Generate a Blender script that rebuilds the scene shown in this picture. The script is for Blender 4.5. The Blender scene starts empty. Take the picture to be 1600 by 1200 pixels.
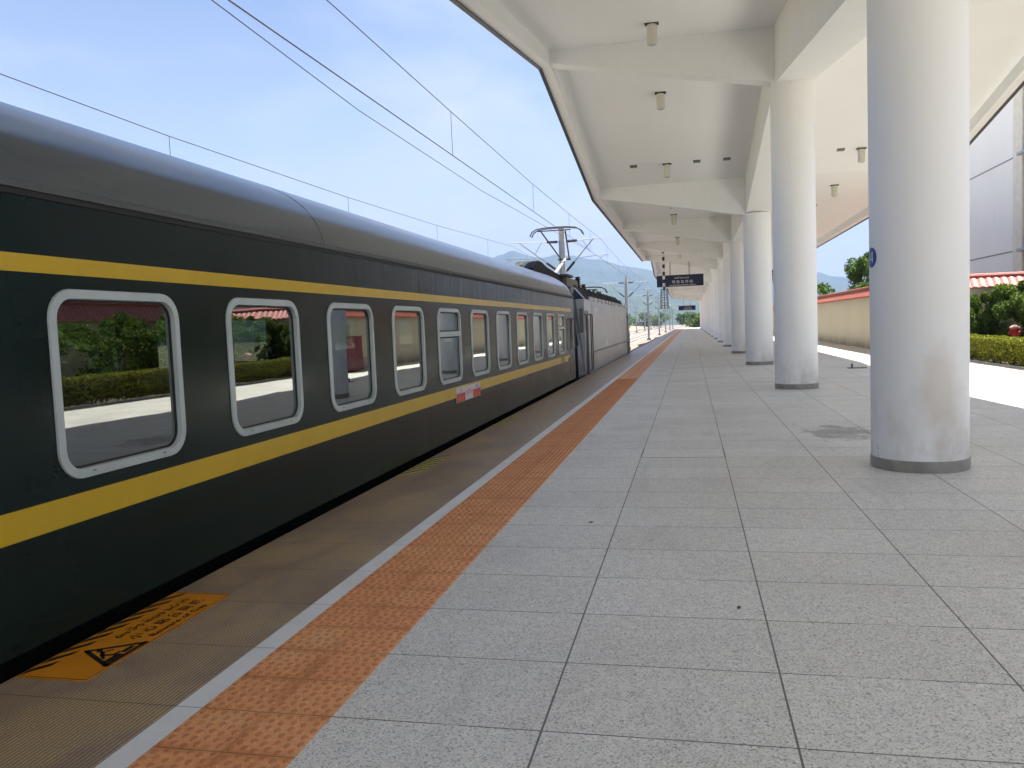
import bpy, bmesh, math, random
from mathutils import Vector, Matrix, noise
R = math.radians
random.seed(7)
sc = bpy.context.scene
col = sc.collection

# ------------------------------------------------------------------ camera
YAW, PITCH, ROLL, FPX, CAMH = R(12.46666), R(-3.92786), R(-2.28634), 1277.08, 1.5866
cy, sy, cp, sp = math.cos(YAW), math.sin(YAW), math.cos(PITCH), math.sin(PITCH)
F = Vector((-sy*cp, cy*cp, sp)); r0 = Vector((cy, sy, 0)); u0 = r0.cross(F)
c_, s_ = math.cos(ROLL), math.sin(ROLL)
RT = c_*r0 + s_*u0; UP = -s_*r0 + c_*u0
cam = bpy.data.objects.new('camera', bpy.data.cameras.new('camera')); col.objects.link(cam)
m = Matrix((RT, UP, -F)).transposed().to_4x4(); m.translation = Vector((0, 0, CAMH)); cam.matrix_world = m
cam.data.sensor_fit = 'HORIZONTAL'; cam.data.sensor_width = 36; cam.data.lens = 36*FPX/1600
cam.data.clip_start = .05; cam.data.clip_end = 9000
sc.camera = cam

# ------------------------------------------------------------------ sky and sun
SUN_EL, SUN_AZ = R(66.5), R(86)          # azimuth clockwise from +Y
w = bpy.data.worlds.new("World"); sc.world = w; w.use_nodes = True
nt = w.node_tree; nt.nodes.clear()
out = nt.nodes.new('ShaderNodeOutputWorld'); bg = nt.nodes.new('ShaderNodeBackground')
sky = nt.nodes.new('ShaderNodeTexSky'); sky.sky_type = 'NISHITA'; sky.sun_disc = False
sky.sun_elevation = SUN_EL; sky.sun_rotation = SUN_AZ; sky.altitude = 300; sky.air_density = 1.0; sky.dust_density = 1.0; sky.ozone_density = 2.0
tc = nt.nodes.new('ShaderNodeTexCoord'); mp = nt.nodes.new('ShaderNodeMapping'); mp.inputs['Scale'].default_value = (1.3, 1.0, 3.6); mp.inputs['Rotation'].default_value = (0, R(12), R(25))
nz = nt.nodes.new('ShaderNodeTexNoise'); nz.inputs['Scale'].default_value = 1.9; nz.inputs['Detail'].default_value = 7; nz.inputs['Roughness'].default_value = .52; nz.inputs['Distortion'].default_value = .5
cr = nt.nodes.new('ShaderNodeValToRGB'); cr.color_ramp.elements[0].position = .4; cr.color_ramp.elements[0].color = (0, 0, 0, 1); cr.color_ramp.elements[1].position = .68; cr.color_ramp.elements[1].color = (.6, .6, .6, 1)
sx = nt.nodes.new('ShaderNodeSeparateXYZ'); mr = nt.nodes.new('ShaderNodeMapRange')
mr.inputs['From Min'].default_value = .0; mr.inputs['From Max'].default_value = .42; mr.inputs['To Min'].default_value = .8; mr.inputs['To Max'].default_value = .0
ad = nt.nodes.new('ShaderNodeMath'); ad.operation = 'ADD'; ad.use_clamp = True
mx = nt.nodes.new('ShaderNodeMix'); mx.data_type = 'RGBA'; mx.inputs['B'].default_value = (4.5, 4.9, 5.5, 1)
L = nt.links.new
L(tc.outputs['Generated'], mp.inputs[0]); L(mp.outputs[0], nz.inputs[0]); L(nz.outputs[0], cr.inputs[0])
L(tc.outputs['Generated'], sx.inputs[0]); L(sx.outputs[2], mr.inputs[0]); L(mr.outputs[0], ad.inputs[0]); L(cr.outputs[0], ad.inputs[1])
L(ad.outputs[0], mx.inputs['Factor']); L(sky.outputs[0], mx.inputs['A']); L(mx.outputs['Result'], bg.inputs[0])
bg.inputs[1].default_value = .05; L(bg.outputs[0], out.inputs[0])
sun = bpy.data.objects.new('sun', bpy.data.lights.new('sun', 'SUN')); col.objects.link(sun)
sun.data.energy = 5.0; sun.data.angle = R(.5); sun.data.color = (1, .955, .875)
sd = Vector((math.sin(SUN_AZ)*math.cos(SUN_EL), math.cos(SUN_AZ)*math.cos(SUN_EL), math.sin(SUN_EL)))
sun.rotation_euler = sd.to_track_quat('Z', 'Y').to_euler(); sun.location = (20, 0, 40)
sc.view_settings.view_transform = 'Standard'; sc.view_settings.look = 'None'; sc.view_settings.exposure = 2.0; sc.view_settings.gamma = 1
sc.cycles.max_bounces = 10; sc.cycles.diffuse_bounces = 5; sc.cycles.volume_bounces = 0; sc.cycles.transparent_max_bounces = 16
sc.cycles.use_denoising = True

# ------------------------------------------------------------------ helpers
class MB:
    def __init__(s): s.v = []; s.f = []
    def quad(s, a, b, c, d): n = len(s.v); s.v += [a, b, c, d]; s.f.append((n, n+1, n+2, n+3)); return s
    def box(s, x0, x1, y0, y1, z0, z1):
        n = len(s.v); s.v += [(x0,y0,z0),(x1,y0,z0),(x1,y1,z0),(x0,y1,z0),(x0,y0,z1),(x1,y0,z1),(x1,y1,z1),(x0,y1,z1)]
        s.f += [tuple(n+i for i in q) for q in ((0,3,2,1),(4,5,6,7),(0,1,5,4),(1,2,6,5),(2,3,7,6),(3,0,4,7))]; return s
    def prism(s, prof, axis, a, b, cap=True):
        # prof: list of 2D points (ccw); axis 'y': pts (x,z); 'x': (y,z); 'z': (x,y)
        f = {'y': lambda p, t: (p[0], t, p[1]), 'x': lambda p, t: (t, p[0], p[1]), 'z': lambda p, t: (p[0], p[1], t)}[axis]
        n = len(s.v); k = len(prof); s.v += [f(p, a) for p in prof] + [f(p, b) for p in prof]
        s.f += [(n+i, n+(i+1) % k, n+k+(i+1) % k, n+k+i) for i in range(k)]
        if cap: s.f += [tuple(n+k-1-i for i in range(k)), tuple(n+k+i for i in range(k))]
        return s
    def loft(s, rings, closed=True, cap=False):
        n = len(s.v); k = len(rings[0])
        for r_ in rings: s.v += [tuple(p) for p in r_]
        for j in range(len(rings)-1):
            for i in range(k if closed else k-1):
                a = n+j*k+i; b = n+j*k+(i+1) % k; s.f.append((a, b, b+k, a+k))
        if cap: s.f += [tuple(n+k-1-i for i in range(k)), tuple(n+(len(rings)-1)*k+i for i in range(k))]
        return s
    def tube(s, pts, r, seg=6, cap=True):
        pts = [Vector(p) for p in pts]; rings = []
        rr = r if isinstance(r, (list, tuple)) else [r]*len(pts)
        for i, p in enumerate(pts):
            d = (pts[min(i+1, len(pts)-1)]-pts[max(i-1, 0)]).normalized()
            a = d.cross(Vector((0, 0, 1)) if abs(d.z) < .95 else Vector((1, 0, 0))).normalized(); b = d.cross(a)
            rings.append([p+rr[i]*(a*math.cos(t)+b*math.sin(t)) for t in [2*math.pi*j/seg for j in range(seg)]])
        return s.loft(rings, True, cap)
    def lathe(s, c, prof, seg=24):
        x, y, z = c
        return s.loft([[(x+r*math.cos(2*math.pi*j/seg), y+r*math.sin(2*math.pi*j/seg), z+h) for j in range(seg)] for r, h in prof], True, True)
    def build(s, name, mat, parent=None, smooth=False, sharp=40):
        me = bpy.data.meshes.new(name); me.from_pydata([tuple(v) for v in s.v], [], s.f); me.validate(); me.update()
        me.materials.append(mat)
        if smooth:
            me.polygons.foreach_set('use_smooth', [True]*len(me.polygons)); me.set_sharp_from_angle(angle=R(sharp))
        o = bpy.data.objects.new(name, me); col.objects.link(o)
        if parent:
            o.parent = parent; o.matrix_parent_inverse = Matrix.Translation(parent.location).inverted()
        return o
def tag(o, label=None, cat=None, group=None, kind=None):
    if label: o['label'] = label
    if cat: o['category'] = cat
    if group: o['group'] = group
    if kind: o['kind'] = kind
    return o
def thing(name, label, cat, loc=(0, 0, 0), group=None):
    o = bpy.data.objects.new(name, None); col.objects.link(o); o.location = loc; o.empty_display_size = .2
    return tag(o, label, cat, group)
def struct(o): o['kind'] = 'structure'; return o
def kids(o): return [c for c in bpy.data.objects if c.parent == o]
def dup(root, delta, label):
    r = root.copy(); col.objects.link(r); r.location = root.location+Vector(delta); r['label'] = label
    for ch in kids(root):
        c = ch.copy(); col.objects.link(c); c.parent = r
        for g in kids(ch):
            d = g.copy(); col.objects.link(d); d.parent = c
    return r
def build_local(mb, name, mat, parent, **k):      # mesh given in the parent's own coordinates
    o = mb.build(name, mat, None, **k); o.parent = parent; return o

class N:     # tiny node builder
    def __init__(s, name, rough=.6, base=(.5, .5, .5), metal=0, spec=.5):
        s.m = bpy.data.materials.new(name); s.m.use_nodes = True; s.t = s.m.node_tree; s.p = s.t.nodes['Principled BSDF']
        s.p.inputs['Base Color'].default_value = (*base, 1); s.p.inputs['Roughness'].default_value = rough
        s.p.inputs['Metallic'].default_value = metal; s.p.inputs['Specular IOR Level'].default_value = spec
        s.tc = None
    def co(s):
        if not s.tc: s.tc = s.t.nodes.new('ShaderNodeTexCoord')
        return s.tc.outputs['Object']
    def link(s, a, b):
        s.t.links.new(a, b)
    def val(s, x, inp):
        if isinstance(x, (int, float)): inp.default_value = x
        elif isinstance(x, tuple): inp.default_value = (*x, 1) if len(x) == 3 and len(inp.default_value) == 4 else x
        else: s.link(x, inp)
    def noise(s, scale, detail=4, rough=.5, sc3=(1, 1, 1), dist=0, fac=True):
        mp = s.t.nodes.new('ShaderNodeMapping'); mp.inputs['Scale'].default_value = sc3; s.link(s.co(), mp.inputs[0])
        n = s.t.nodes.new('ShaderNodeTexNoise'); n.inputs['Scale'].default_value = scale; n.inputs['Detail'].default_value = detail
        n.inputs['Roughness'].default_value = rough; n.inputs['Distortion'].default_value = dist; s.link(mp.outputs[0], n.inputs[0]); return n.outputs[0]
    def math(s, op, a, b=0, c=0, clamp=False):
        n = s.t.nodes.new('ShaderNodeMath'); n.operation = op; n.use_clamp = clamp
        s.val(a, n.inputs[0]); s.val(b, n.inputs[1]); s.val(c, n.inputs[2]); return n.outputs[0]
    def ramp(s, fac, stops):
        n = s.t.nodes.new('ShaderNodeValToRGB'); e = n.color_ramp.elements
        while len(e) < len(stops): e.new(.5)
        for i, (p, c) in enumerate(stops):
            e[i].position = p; e[i].color = (*c, 1) if isinstance(c, tuple) else (c, c, c, 1)
        s.link(fac, n.inputs[0]); return n.outputs[0]
    def mix(s, f, a, b, mode='MIX'):
        n = s.t.nodes.new('ShaderNodeMix'); n.data_type = 'RGBA'; n.blend_type = mode
        s.val(f, n.inputs['Factor']); s.val(a, n.inputs['A']); s.val(b, n.inputs['B']); return n.outputs['Result']
    def xyz(s):
        n = s.t.nodes.new('ShaderNodeSeparateXYZ'); s.link(s.co(), n.inputs[0]); return n.outputs
    def color(s, c): s.val(c, s.p.inputs['Base Color']); return s
    def rough(s, c): s.val(c, s.p.inputs['Roughness']); return s
    def bump(s, h, strength=.3, dist=.01):
        n = s.t.nodes.new('ShaderNodeBump'); n.inputs['Strength'].default_value = strength; n.inputs['Distance'].default_value = dist
        s.link(h, n.inputs['Height']); s.link(n.outputs[0], s.p.inputs['Normal']); return s
def simple(name, base, rough=.6, metal=0, spec=.5, var=.0, scale=6, bump=0):
    n = N(name, rough, base, metal, spec)
    if var:
        k = n.noise(scale, 5)
        n.color(n.mix(n.ramp(k, [(.3, 0.), (.7, 1.)]), tuple(c*(1-var) for c in base), tuple(min(1, c*(1+var)) for c in base)))
    if bump: n.bump(n.noise(scale*8, 4), bump, .01)
    return n.m

# white painted concrete: faint blotches, drip streaks and grime
def mk_white(name, base=(.83, .84, .84), dirt=(.55, .52, .46)):
    n = N(name, .62, base)
    a = n.noise(.9, 6, .6); b = n.noise(7, 5, .6, (1, 1, .12)); g = n.noise(60, 3)
    c = n.mix(n.ramp(a, [(.35, 0.), (.8, .35)]), base, tuple(x*.86 for x in base))
    c = n.mix(n.ramp(b, [(.6, 0.), (.85, .3)]), c, dirt)
    n.color(c); n.bump(g, .06, .004); return n.m
M_white = mk_white('white_paint')
def mk_col(stain=False):
    n = N('stained_column_paint' if stain else 'column_paint', .5, (.8, .8, .8))
    a = n.noise(1.3, 6, .6); b = n.noise(3.0, 6, .65, (1, 1, .5)); z = n.xyz()[2]
    low = n.math('MULTIPLY', n.ramp(z, [(.0, 1.), (.9, 0.)]), n.ramp(b, [(.42, 0.), (.66, 1.)]))
    c = n.mix(n.ramp(a, [(.35, 0.), (.8, .25)]), (.86, .855, .84), (.74, .735, .71))
    c = n.mix(n.math('MULTIPLY', low, .7), c, (.46, .4, .31))
    sp_ = n.math('GREATER_THAN', n.noise(26, 2), .79)
    c = n.mix(n.math('MULTIPLY', sp_, .5), c, (.4, .38, .34))
    if stain:
        X, Y, Z_ = n.xyz(); dx = n.math('DIVIDE', n.math('ADD', X, -.08), .26); dz = n.math('DIVIDE', n.math('SUBTRACT', Z_, .8), .62)
        d = n.math('SQRT', n.math('ADD', n.math('MULTIPLY', dx, dx), n.math('MULTIPLY', dz, dz))); d = n.math('ADD', d, n.math('MULTIPLY', n.math('SUBTRACT', n.noise(3.5, 5, .6), .5), 1.3))
        f_ = n.math('MULTIPLY', n.ramp(d, [(.35, .38), (1., 0.)]), n.math('LESS_THAN', Y, 0)); c = n.mix(f_, c, (.52, .41, .3))
        sc_ = n.math('MULTIPLY', n.math('GREATER_THAN', n.noise(9, 5, .7, (1, 1, .35)), .64), n.ramp(z, [(.12, 1.), (.45, 0.)])); c = n.mix(n.math('MULTIPLY', sc_, .6), c, (.2, .18, .16))
    n.color(c); n.bump(n.noise(14, 4), .05, .01); return n.m
M_col = mk_col(); M_col1 = mk_col(True)

# ------------------------------------------------------------------ platform paving
TX0, TW, TY0, TD = .350, .963, 3.056, .66
PE = -3.233
def joint(n, coord, origin, step, half):      # 1 on a joint line
    t = n.math('DIVIDE', n.math('SUBTRACT', coord, origin), step)
    fr = n.math('ABSOLUTE', n.math('SUBTRACT', n.math('FRACT', n.math('ADD', t, .5)), .5))
    return n.math('LESS_THAN', fr, half/step)
def mk_paving():
    n = N('granite_paving', .5, (.4, .4, .38)); X, Y, Z = n.xyz()
    # individual slab tone
    ix = n.math('FLOOR', n.math('DIVIDE', n.math('SUBTRACT', X, TX0), TW)); iy = n.math('FLOOR', n.math('DIVIDE', n.math('SUBTRACT', Y, TY0), TD))
    cmb = n.t.nodes.new('ShaderNodeCombineXYZ'); n.link(ix, cmb.inputs[0]); n.link(iy, cmb.inputs[1])
    wn = n.t.nodes.new('ShaderNodeTexWhiteNoise'); wn.noise_dimensions = '2D'; n.link(cmb.outputs[0], wn.inputs['Vector'])
    tone = n.ramp(wn.outputs['Value'], [(0, (.65, .625, .56)), (.5, (.685, .66, .59)), (1, (.73, .705, .635))])
    vo = n.t.nodes.new('ShaderNodeTexVoronoi'); vo.inputs['Scale'].default_value = 150; n.link(n.co(), vo.inputs['Vector'])
    sv = n.t.nodes.new('ShaderNodeSeparateXYZ'); n.link(vo.outputs['Color'], sv.inputs[0])
    c = n.mix(n.ramp(sv.outputs[0], [(.0, .85), (.22, .35), (.4, 0.)]), tone, (.15, .14, .13))
    c = n.mix(n.ramp(sv.outputs[1], [(.62, 0.), (.95, .75)]), c, (.86, .84, .8))
    mt = n.noise(14, 4, .6); c = n.mix(n.ramp(mt, [(.4, .14), (.6, 0.)]), c, (.3, .29, .27))
    pk = n.noise(.55, 5, .6, (1, 1, 1), .6)
    c = n.mix(n.ramp(pk, [(.5, 0.), (.75, .35)]), c, (.36, .31, .285))
    st = n.noise(.8, 6, .7, (1.6, .45, 1), 1.2)
    c = n.mix(n.ramp(st, [(.55, 0.), (.8, .3)]), c, (.22, .21, .2))
    # rusty line of dirt beside the columns
    # wet patch beside the first column
    dx = n.math('DIVIDE', n.math('SUBTRACT', X, 1.95), .62); dy = n.math('DIVIDE', n.math('SUBTRACT', Y, 11.7), .95)
    d = n.math('SQRT', n.math('ADD', n.math('MULTIPLY', dx, dx), n.math('MULTIPLY', dy, dy)))
    d = n.math('ADD', d, n.math('MULTIPLY', n.math('SUBTRACT', n.noise(3.2, 5, .65), .5), 2.6))
    c = n.mix(n.ramp(d, [(.5, .6), (.78, 0.)]), c, (.12, .115, .11))
    jx = joint(n, X, TX0, TW, .0045); jy = joint(n, Y, TY0, TD, .0038)
    # old repairs: joints half filled
    fill = n.math('GREATER_THAN', n.noise(1.7, 3), .4)
    j = n.math('MAXIMUM', jx, n.math('MULTIPLY', jy, fill)); j = n.math('MAXIMUM', j, n.math('MULTIPLY', jy, .45))
    # hatch cover outline
    inx = n.math('MULTIPLY', n.math('GREATER_THAN', X, -.62), n.math('LESS_THAN', X, .355))
    hy = n.math('MULTIPLY', inx, n.math('LESS_THAN', n.math('ABSOLUTE', n.math('SUBTRACT', Y, 9.656)), .014))
    j = n.math('MAXIMUM', j, hy)
    side = n.math('MULTIPLY', n.math('GREATER_THAN', Y, 9.65), n.math('LESS_THAN', Y, 10.32))
    hx = n.math('MAXIMUM', n.math('LESS_THAN', n.math('ABSOLUTE', n.math('SUBTRACT', X, -.613)), .009), n.math('LESS_THAN', n.math('ABSOLUTE', n.math('SUBTRACT', X, .35)), .009))
    j = n.math('MAXIMUM', j, n.math('MULTIPLY', side, hx))
    c = n.mix(n.math('MULTIPLY', j, .88), c, (.045, .035, .028))
    n.color(c); n.rough(n.ramp(n.noise(1.2, 5, .6), [(.35, .42), (.7, .62)]))
    n.bump(n.math('SUBTRACT', n.math('MULTIPLY', sv.outputs[0], .3), j), .35, .003); return n.m
def mk_rib():
    n = N('ribbed_brown_paving', .55, (.2, .15, .11)); X, Y, Z = n.xyz()
    blot = n.noise(1.7, 8, .7, (1, .7, 1), .6); fine = n.noise(120, 3, .7)
    c = n.ramp(blot, [(.32, (.36, .26, .2)), (.45, (.52, .38, .27)), (.55, (.66, .49, .29)), (.62, (.7, .5, .25)), (.75, (.5, .4, .32))])
    c = n.mix(n.ramp(fine, [(.4, .5), (.6, 0.)]), c, (.08, .062, .05))
    w = n.math('SINE', n.math('MULTIPLY', X, 2*math.pi/.021))
    w1 = n.math('MULTIPLY', n.math('ADD', w, 1), .5)
    c = n.mix(n.math('MULTIPLY', n.math('SUBTRACT', 1, w1), .72), c, (.05, .036, .026))
    jy = joint(n, Y, TY0, TD, .0035)
    c = n.mix(n.math('MULTIPLY', jy, .75), c, (.04, .03, .025))
    n.color(c); n.rough(n.ramp(blot, [(.3, .28), (.7, .5)]))
    n.bump(n.math('SUBTRACT', w1, n.math('MULTIPLY', jy, 2)), .35, .0015); return n.m
def mk_tactile():
    n = N('orange_tactile_paving', .6, (.42, .17, .09)); X, Y, Z = n.xyz()
    a = n.noise(2.2, 5, .6); f = n.noise(90, 3, .7)
    c = n.ramp(a, [(.3, (.74, .31, .115)), (.55, (.82, .37, .14)), (.75, (.8, .44, .21))])
    rust = n.noise(2.4, 5, .6, (1, 1, 1), .7)
    # rusty wash along the tile joints
    def near(coord, o, st, wd):
        t = n.math('DIVIDE', n.math('SUBTRACT', coord, o), st)
        fr = n.math('ABSOLUTE', n.math('SUBTRACT', n.math('FRACT', n.math('ADD', t, .5)), .5))
        return n.ramp(fr, [(0, 1.), (wd/st, 0.)])
    nr = n.math('MAXIMUM', near(X, -1.8025, 3, .06), near(Y, TY0, TD/2, .05))
    c = n.mix(n.math('MULTIPLY', n.math('MULTIPLY', nr, n.ramp(rust, [(.36, 0.), (.58, 1.)])), .7), c, (.5, .16, .02))
    c = n.mix(n.ramp(f, [(.38, .35), (.55, 0.)]), c, (.25, .1, .05))
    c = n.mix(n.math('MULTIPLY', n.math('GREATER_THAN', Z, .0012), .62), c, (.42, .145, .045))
    j = n.math('MAXIMUM', n.math('MULTIPLY', joint(n, X, -1.8025, 3, .002), .3), joint(n, Y, TY0, TD/2, .003))
    c = n.mix(n.math('MULTIPLY', j, .8), c, (.09, .04, .02))
    n.color(c); n.bump(f, .15, .002); return n.m
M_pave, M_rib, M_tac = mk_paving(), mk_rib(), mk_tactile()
n = N('white_line_paint', .55, (.5, .52, .54)); X, Y, Z = n.xyz()
c = n.mix(n.ramp(n.noise(3, 6, .7), [(.45, 0.), (.8, .5)]), (.72, .73, .72), (.52, .51, .48)); c = n.mix(n.math('MULTIPLY', joint(n, Y, TY0, TD, .003), .7), c, (.1, .09, .08)); n.color(c); M_line = n.m
M_conc = simple('platform_concrete', (.3, .29, .27), .8, var=.2, scale=2)

PY0, PY1 = -26, 186
struct(MB().box(PE, 8.3, PY0, PY1, -1.4, -.004).build('platform', M_conc))
struct(MB().quad((-1.5, PY0, 0), (8.3, PY0, 0), (8.3, PY1, 0), (-1.5, PY1, 0)).build('platform_paving', M_pave))
struct(MB().quad((PE, PY0, 0), (-2.231, PY0, 0), (-2.231, PY1, 0), (PE, PY1, 0)).build('ribbed_edge_paving', M_rib))
struct(MB().quad((-2.231, PY0, 0), (-2.107, PY0, 0), (-2.107, PY1, 0), (-2.231, PY1, 0)).build('white_safety_line', M_line))
tac = MB().quad((-2.107, PY0, 0), (-1.5, PY0, 0), (-1.5, PY1, 0), (-2.107, PY1, 0))
# raised studs, real geometry as far as they can be told apart
yy = 1.0; tile = TD/2
k0 = -7
for k in range(k0, 62):
    y0 = TY0+k*tile
    if y0 < .8: continue
    seg = 8 if y0 < 7 else 6
    for half in range(2):
        x0 = -2.107+half*.3045
        for i in range(6):
            for j in range(6):
                px = x0+.028+i*.0497+(.006 if j % 2 else -.006); py = y0+.03+j*.054+(.008 if i % 2 else -.008)
                r_ = .0175
                nn = len(tac.v)
                for rr, h in ((r_, 0), (r_*.74, .006)):
                    tac.v += [(px+rr*math.cos(2*math.pi*q/seg), py+rr*math.sin(2*math.pi*q/seg), h) for q in range(seg)]
                tac.f += [(nn+q, nn+(q+1) % seg, nn+seg+(q+1) % seg, nn+seg+q) for q in range(seg)]
                tac.f.append(tuple(nn+seg+q for q in range(seg)))
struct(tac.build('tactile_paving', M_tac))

# ------------------------------------------------------------------ ground, ballast, tracks
n = N('earth_ground', .9, (.25, .2, .14)); a = n.noise(.05, 6, .6)
n.color(n.ramp(a, [(.35, (.12, .15, .06)), (.5, (.3, .23, .15)), (.65, (.16, .18, .07))])); M_earth = n.m
n = N('track_ballast', .9, (.4, .36, .32)); a = n.noise(26, 3, .8); b = n.noise(.35, 4)
c = n.ramp(a, [(.3, (.06, .05, .04)), (.5, (.15, .125, .105)), (.7, (.26, .225, .19))]); n.color(n.mix(n.ramp(b, [(.4, 0.), (.7, .4)]), c, (.4, .3, .22))); n.bump(a, .9, .04); M_bal = n.m
M_rail = simple('rail_steel', (.35, .32, .3), .25, .9); M_sleep = simple('sleeper_concrete', (.42, .4, .37), .8, var=.15)
struct(MB().quad((-3500, -300, -1.75), (3500, -300, -1.75), (3500, 3600, -1.75), (-3500, 3600, -1.75)).build('ground', M_earth))
tracksX = [-4.85, -9.8, -14.8, -19.8]
bal = MB().box(-23.5, PE-.001, -40, 900, -1.9, -1.55)
struct(bal.build('ballast_bed', M_bal))
for tx in tracksX:
    prof = [(tx-2.0, -1.56), (tx+2.0 if tx < -5 else PE-.002, -1.56), (tx+1.55 if tx < -5 else PE-.002, -1.42), (tx-1.55, -1.42)]
    t = MB().prism(prof, 'y', -40, 900)
    o = struct(t.build('railway_track', M_bal))
    rl = MB()
    for s in (-.7525, .7525):
        rl.prism([(tx+s-.036, -1.28), (tx+s-.036, -1.245), (tx+s+.036, -1.245), (tx+s+.036, -1.28), (tx+s+.012, -1.29), (tx+s+.012, -1.38), (tx+s+.07, -1.4), (tx+s-.07, -1.4), (tx+s-.012, -1.38), (tx+s-.012, -1.29)][::-1], 'y', -40, 900)
    rl.build('rail', M_rail, o)
    sl = MB()
    y = -30
    while y < 320:
        sl.prism([(tx-1.3, -1.43), (tx+1.3, -1.43), (tx+1.25, -1.385), (tx-1.25, -1.385)], 'y', y, y+.26); y += .6
    o2 = sl.build('sleepers', M_sleep, o); o2['kind'] = 'stuff'

# ------------------------------------------------------------------ canopy
BAY, CY0, CX = 10.05, 9.06, 2.27
XL, XR = -3.30, 8.05
def edge_z(y):
    t = (y-19.14+25.125) % 50.25-25.125
    return 7.55-.1592*min(abs(t), BAY)
KEYS = [-11.01] + [CY0+BAY*k for k in range(0, 17)]
KEYS = sorted(set([round(k, 3) for k in KEYS if k <= 170])); KEYS[-1] = 170.6
CY_END = KEYS[-1]
canopy = thing('platform_canopy', 'long white concrete platform canopy with raised humps over one row of round columns', 'canopy', (CX, 0, 0))
def strip(x0, x1, dz0, dz1, y0=None, y1=None):
    mb = MB(); rings = []
    for y in KEYS:
        z = edge_z(y); rings.append([(x0, y, z+dz0), (x1, y, z+dz0), (x1, y, z+dz1), (x0, y, z+dz1)])
    return mb.loft(rings, True, True)
def mk_soffit():
    n = N('soffit_paint', .7, (.76, .75, .72))
    a = n.noise(.5, 6, .6); b = n.noise(2.3, 6, .7)
    c = n.mix(n.ramp(a, [(.35, 0.), (.8, .4)]), (.83, .84, .84), (.75, .755, .745)); c = n.mix(n.ramp(b, [(.62, 0.), (.85, .25)]), c, (.5, .47, .41))
    n.color(c); return n.m
M_soff = mk_soffit()
strip(XL+.3, XR-.3, .33, .5).build('roof_slab', M_soff, canopy)
M_drip = simple('dark_drip_flashing', (.06, .065, .07), .5)
for x0, x1, xo0, xo1 in ((XL+.08, XL+.3, XL, XL+.08), (XR-.3, XR-.08, XR-.08, XR)):
    strip(x0, x1, 0, .62).build('edge_beam', M_white, canopy)
    strip(xo0, xo1, -.03, .66).build('edge_flashing', M_drip, canopy)
strip(1.9, 2.72, -.88, .37).build('longitudinal_beam', M_white, canopy)
crk = simple('rusty_crack', (.2, .14, .09), .8)
for k in range(-3, 17):
    y = CY0+BAY*k
    if y < -11.1: continue
    e = edge_z(y)
    for side in (0,):
        if side == 0: pr = [(XL+.302, e+.02), (1.898, e-.88), (1.898, e+.4), (XL+.302, e+.4)]
        else: pr = [(2.722, e-.88), (XR-.302, e+.02), (XR-.302, e+.4), (2.722, e+.4)]
        pr = [(p[0], e+.375) if p[1] > e+.3 else p for p in pr]
        MB().prism(pr, 'y', y-.2, y+.2).build('cross_beam', M_white, canopy)
# a hairline crack along the first hump's beam
y = 19.14-.2; e = edge_z(y); ck = []; px = -2.9
while px < 1.85: ck.append((px, y-.002, e+.275+random.uniform(-.012, .012))); px += .22
MB().tube(ck, .0045, 4).build('crack', crk, canopy)

# columns
M_band = simple('grey_column_skirting', (.3, .28, .25), .45, .1, var=.25, scale=5)
proto = None
names = ['first', 'second', 'third', 'fourth', 'fifth', 'sixth', 'seventh', 'eighth', 'ninth', 'tenth', 'eleventh', 'twelfth', 'thirteenth', 'fourteenth', 'fifteenth', 'sixteenth', 'seventeenth']
RC = .457
for k in range(17):
    y = CY0+BAY*k; top = edge_z(y)-.845
    if k == 0: lab = 'nearest thick white round column with the blue number disc, grey skirting band and a brown stain'
    elif k == 1: lab = 'tall white round column, second from the camera, under the raised part of the roof'
    elif k < 5: lab = '%s white round column from the camera in the row along the platform' % names[k]
    else: lab = 'distant white round column, %s of the row counted from the nearest' % names[k]
    c = thing('column', lab, 'column', (CX, y, 0), 'round columns carrying the canopy')
    sh = MB().lathe((0, 0, 0), [(RC, .115), (RC, 2.6), (RC, top)], 56 if k < 3 else 28)
    build_local(sh, 'shaft', M_col1 if k == 0 else M_col, c, smooth=True)
    bd = MB().lathe((0, 0, 0), [(RC+.006, 0), (RC+.008, .115)], 56 if k < 3 else 28); build_local(bd, 'skirting_band', M_band, c, smooth=True)
# ------------------------------------------------------------------ text
CJK = 'Noto Sans CJK Regular.woff2'
import os
def text_mesh(s, size, mat, name, mtx, parent=None, align='CENTER', depth=.0, bold=0.0):
    cu = bpy.data.curves.new(name, 'FONT'); cu.body = s; cu.size = size; cu.align_x = align; cu.align_y = 'CENTER'; cu.extrude = depth; cu.offset = bold
    o = bpy.data.objects.new(name, cu); col.objects.link(o)
    dg = bpy.context.evaluated_depsgraph_get(); me = bpy.data.meshes.new_from_object(o.evaluated_get(dg)); bpy.data.objects.remove(o)
    me.materials.clear(); me.materials.append(mat); me.transform(mtx); me.name = name
    o = bpy.data.objects.new(name, me); col.objects.link(o)
    if parent: o.parent = parent; o.matrix_parent_inverse = Matrix.Translation(parent.location).inverted()
    return o
def arc(cx, cy_, r, a0, a1, n=8, ry=None):
    return [(cx+r*math.cos(R(a0+(a1-a0)*i/n)), cy_+(ry or r)*math.sin(R(a0+(a1-a0)*i/n))) for i in range(n+1)]
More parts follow.
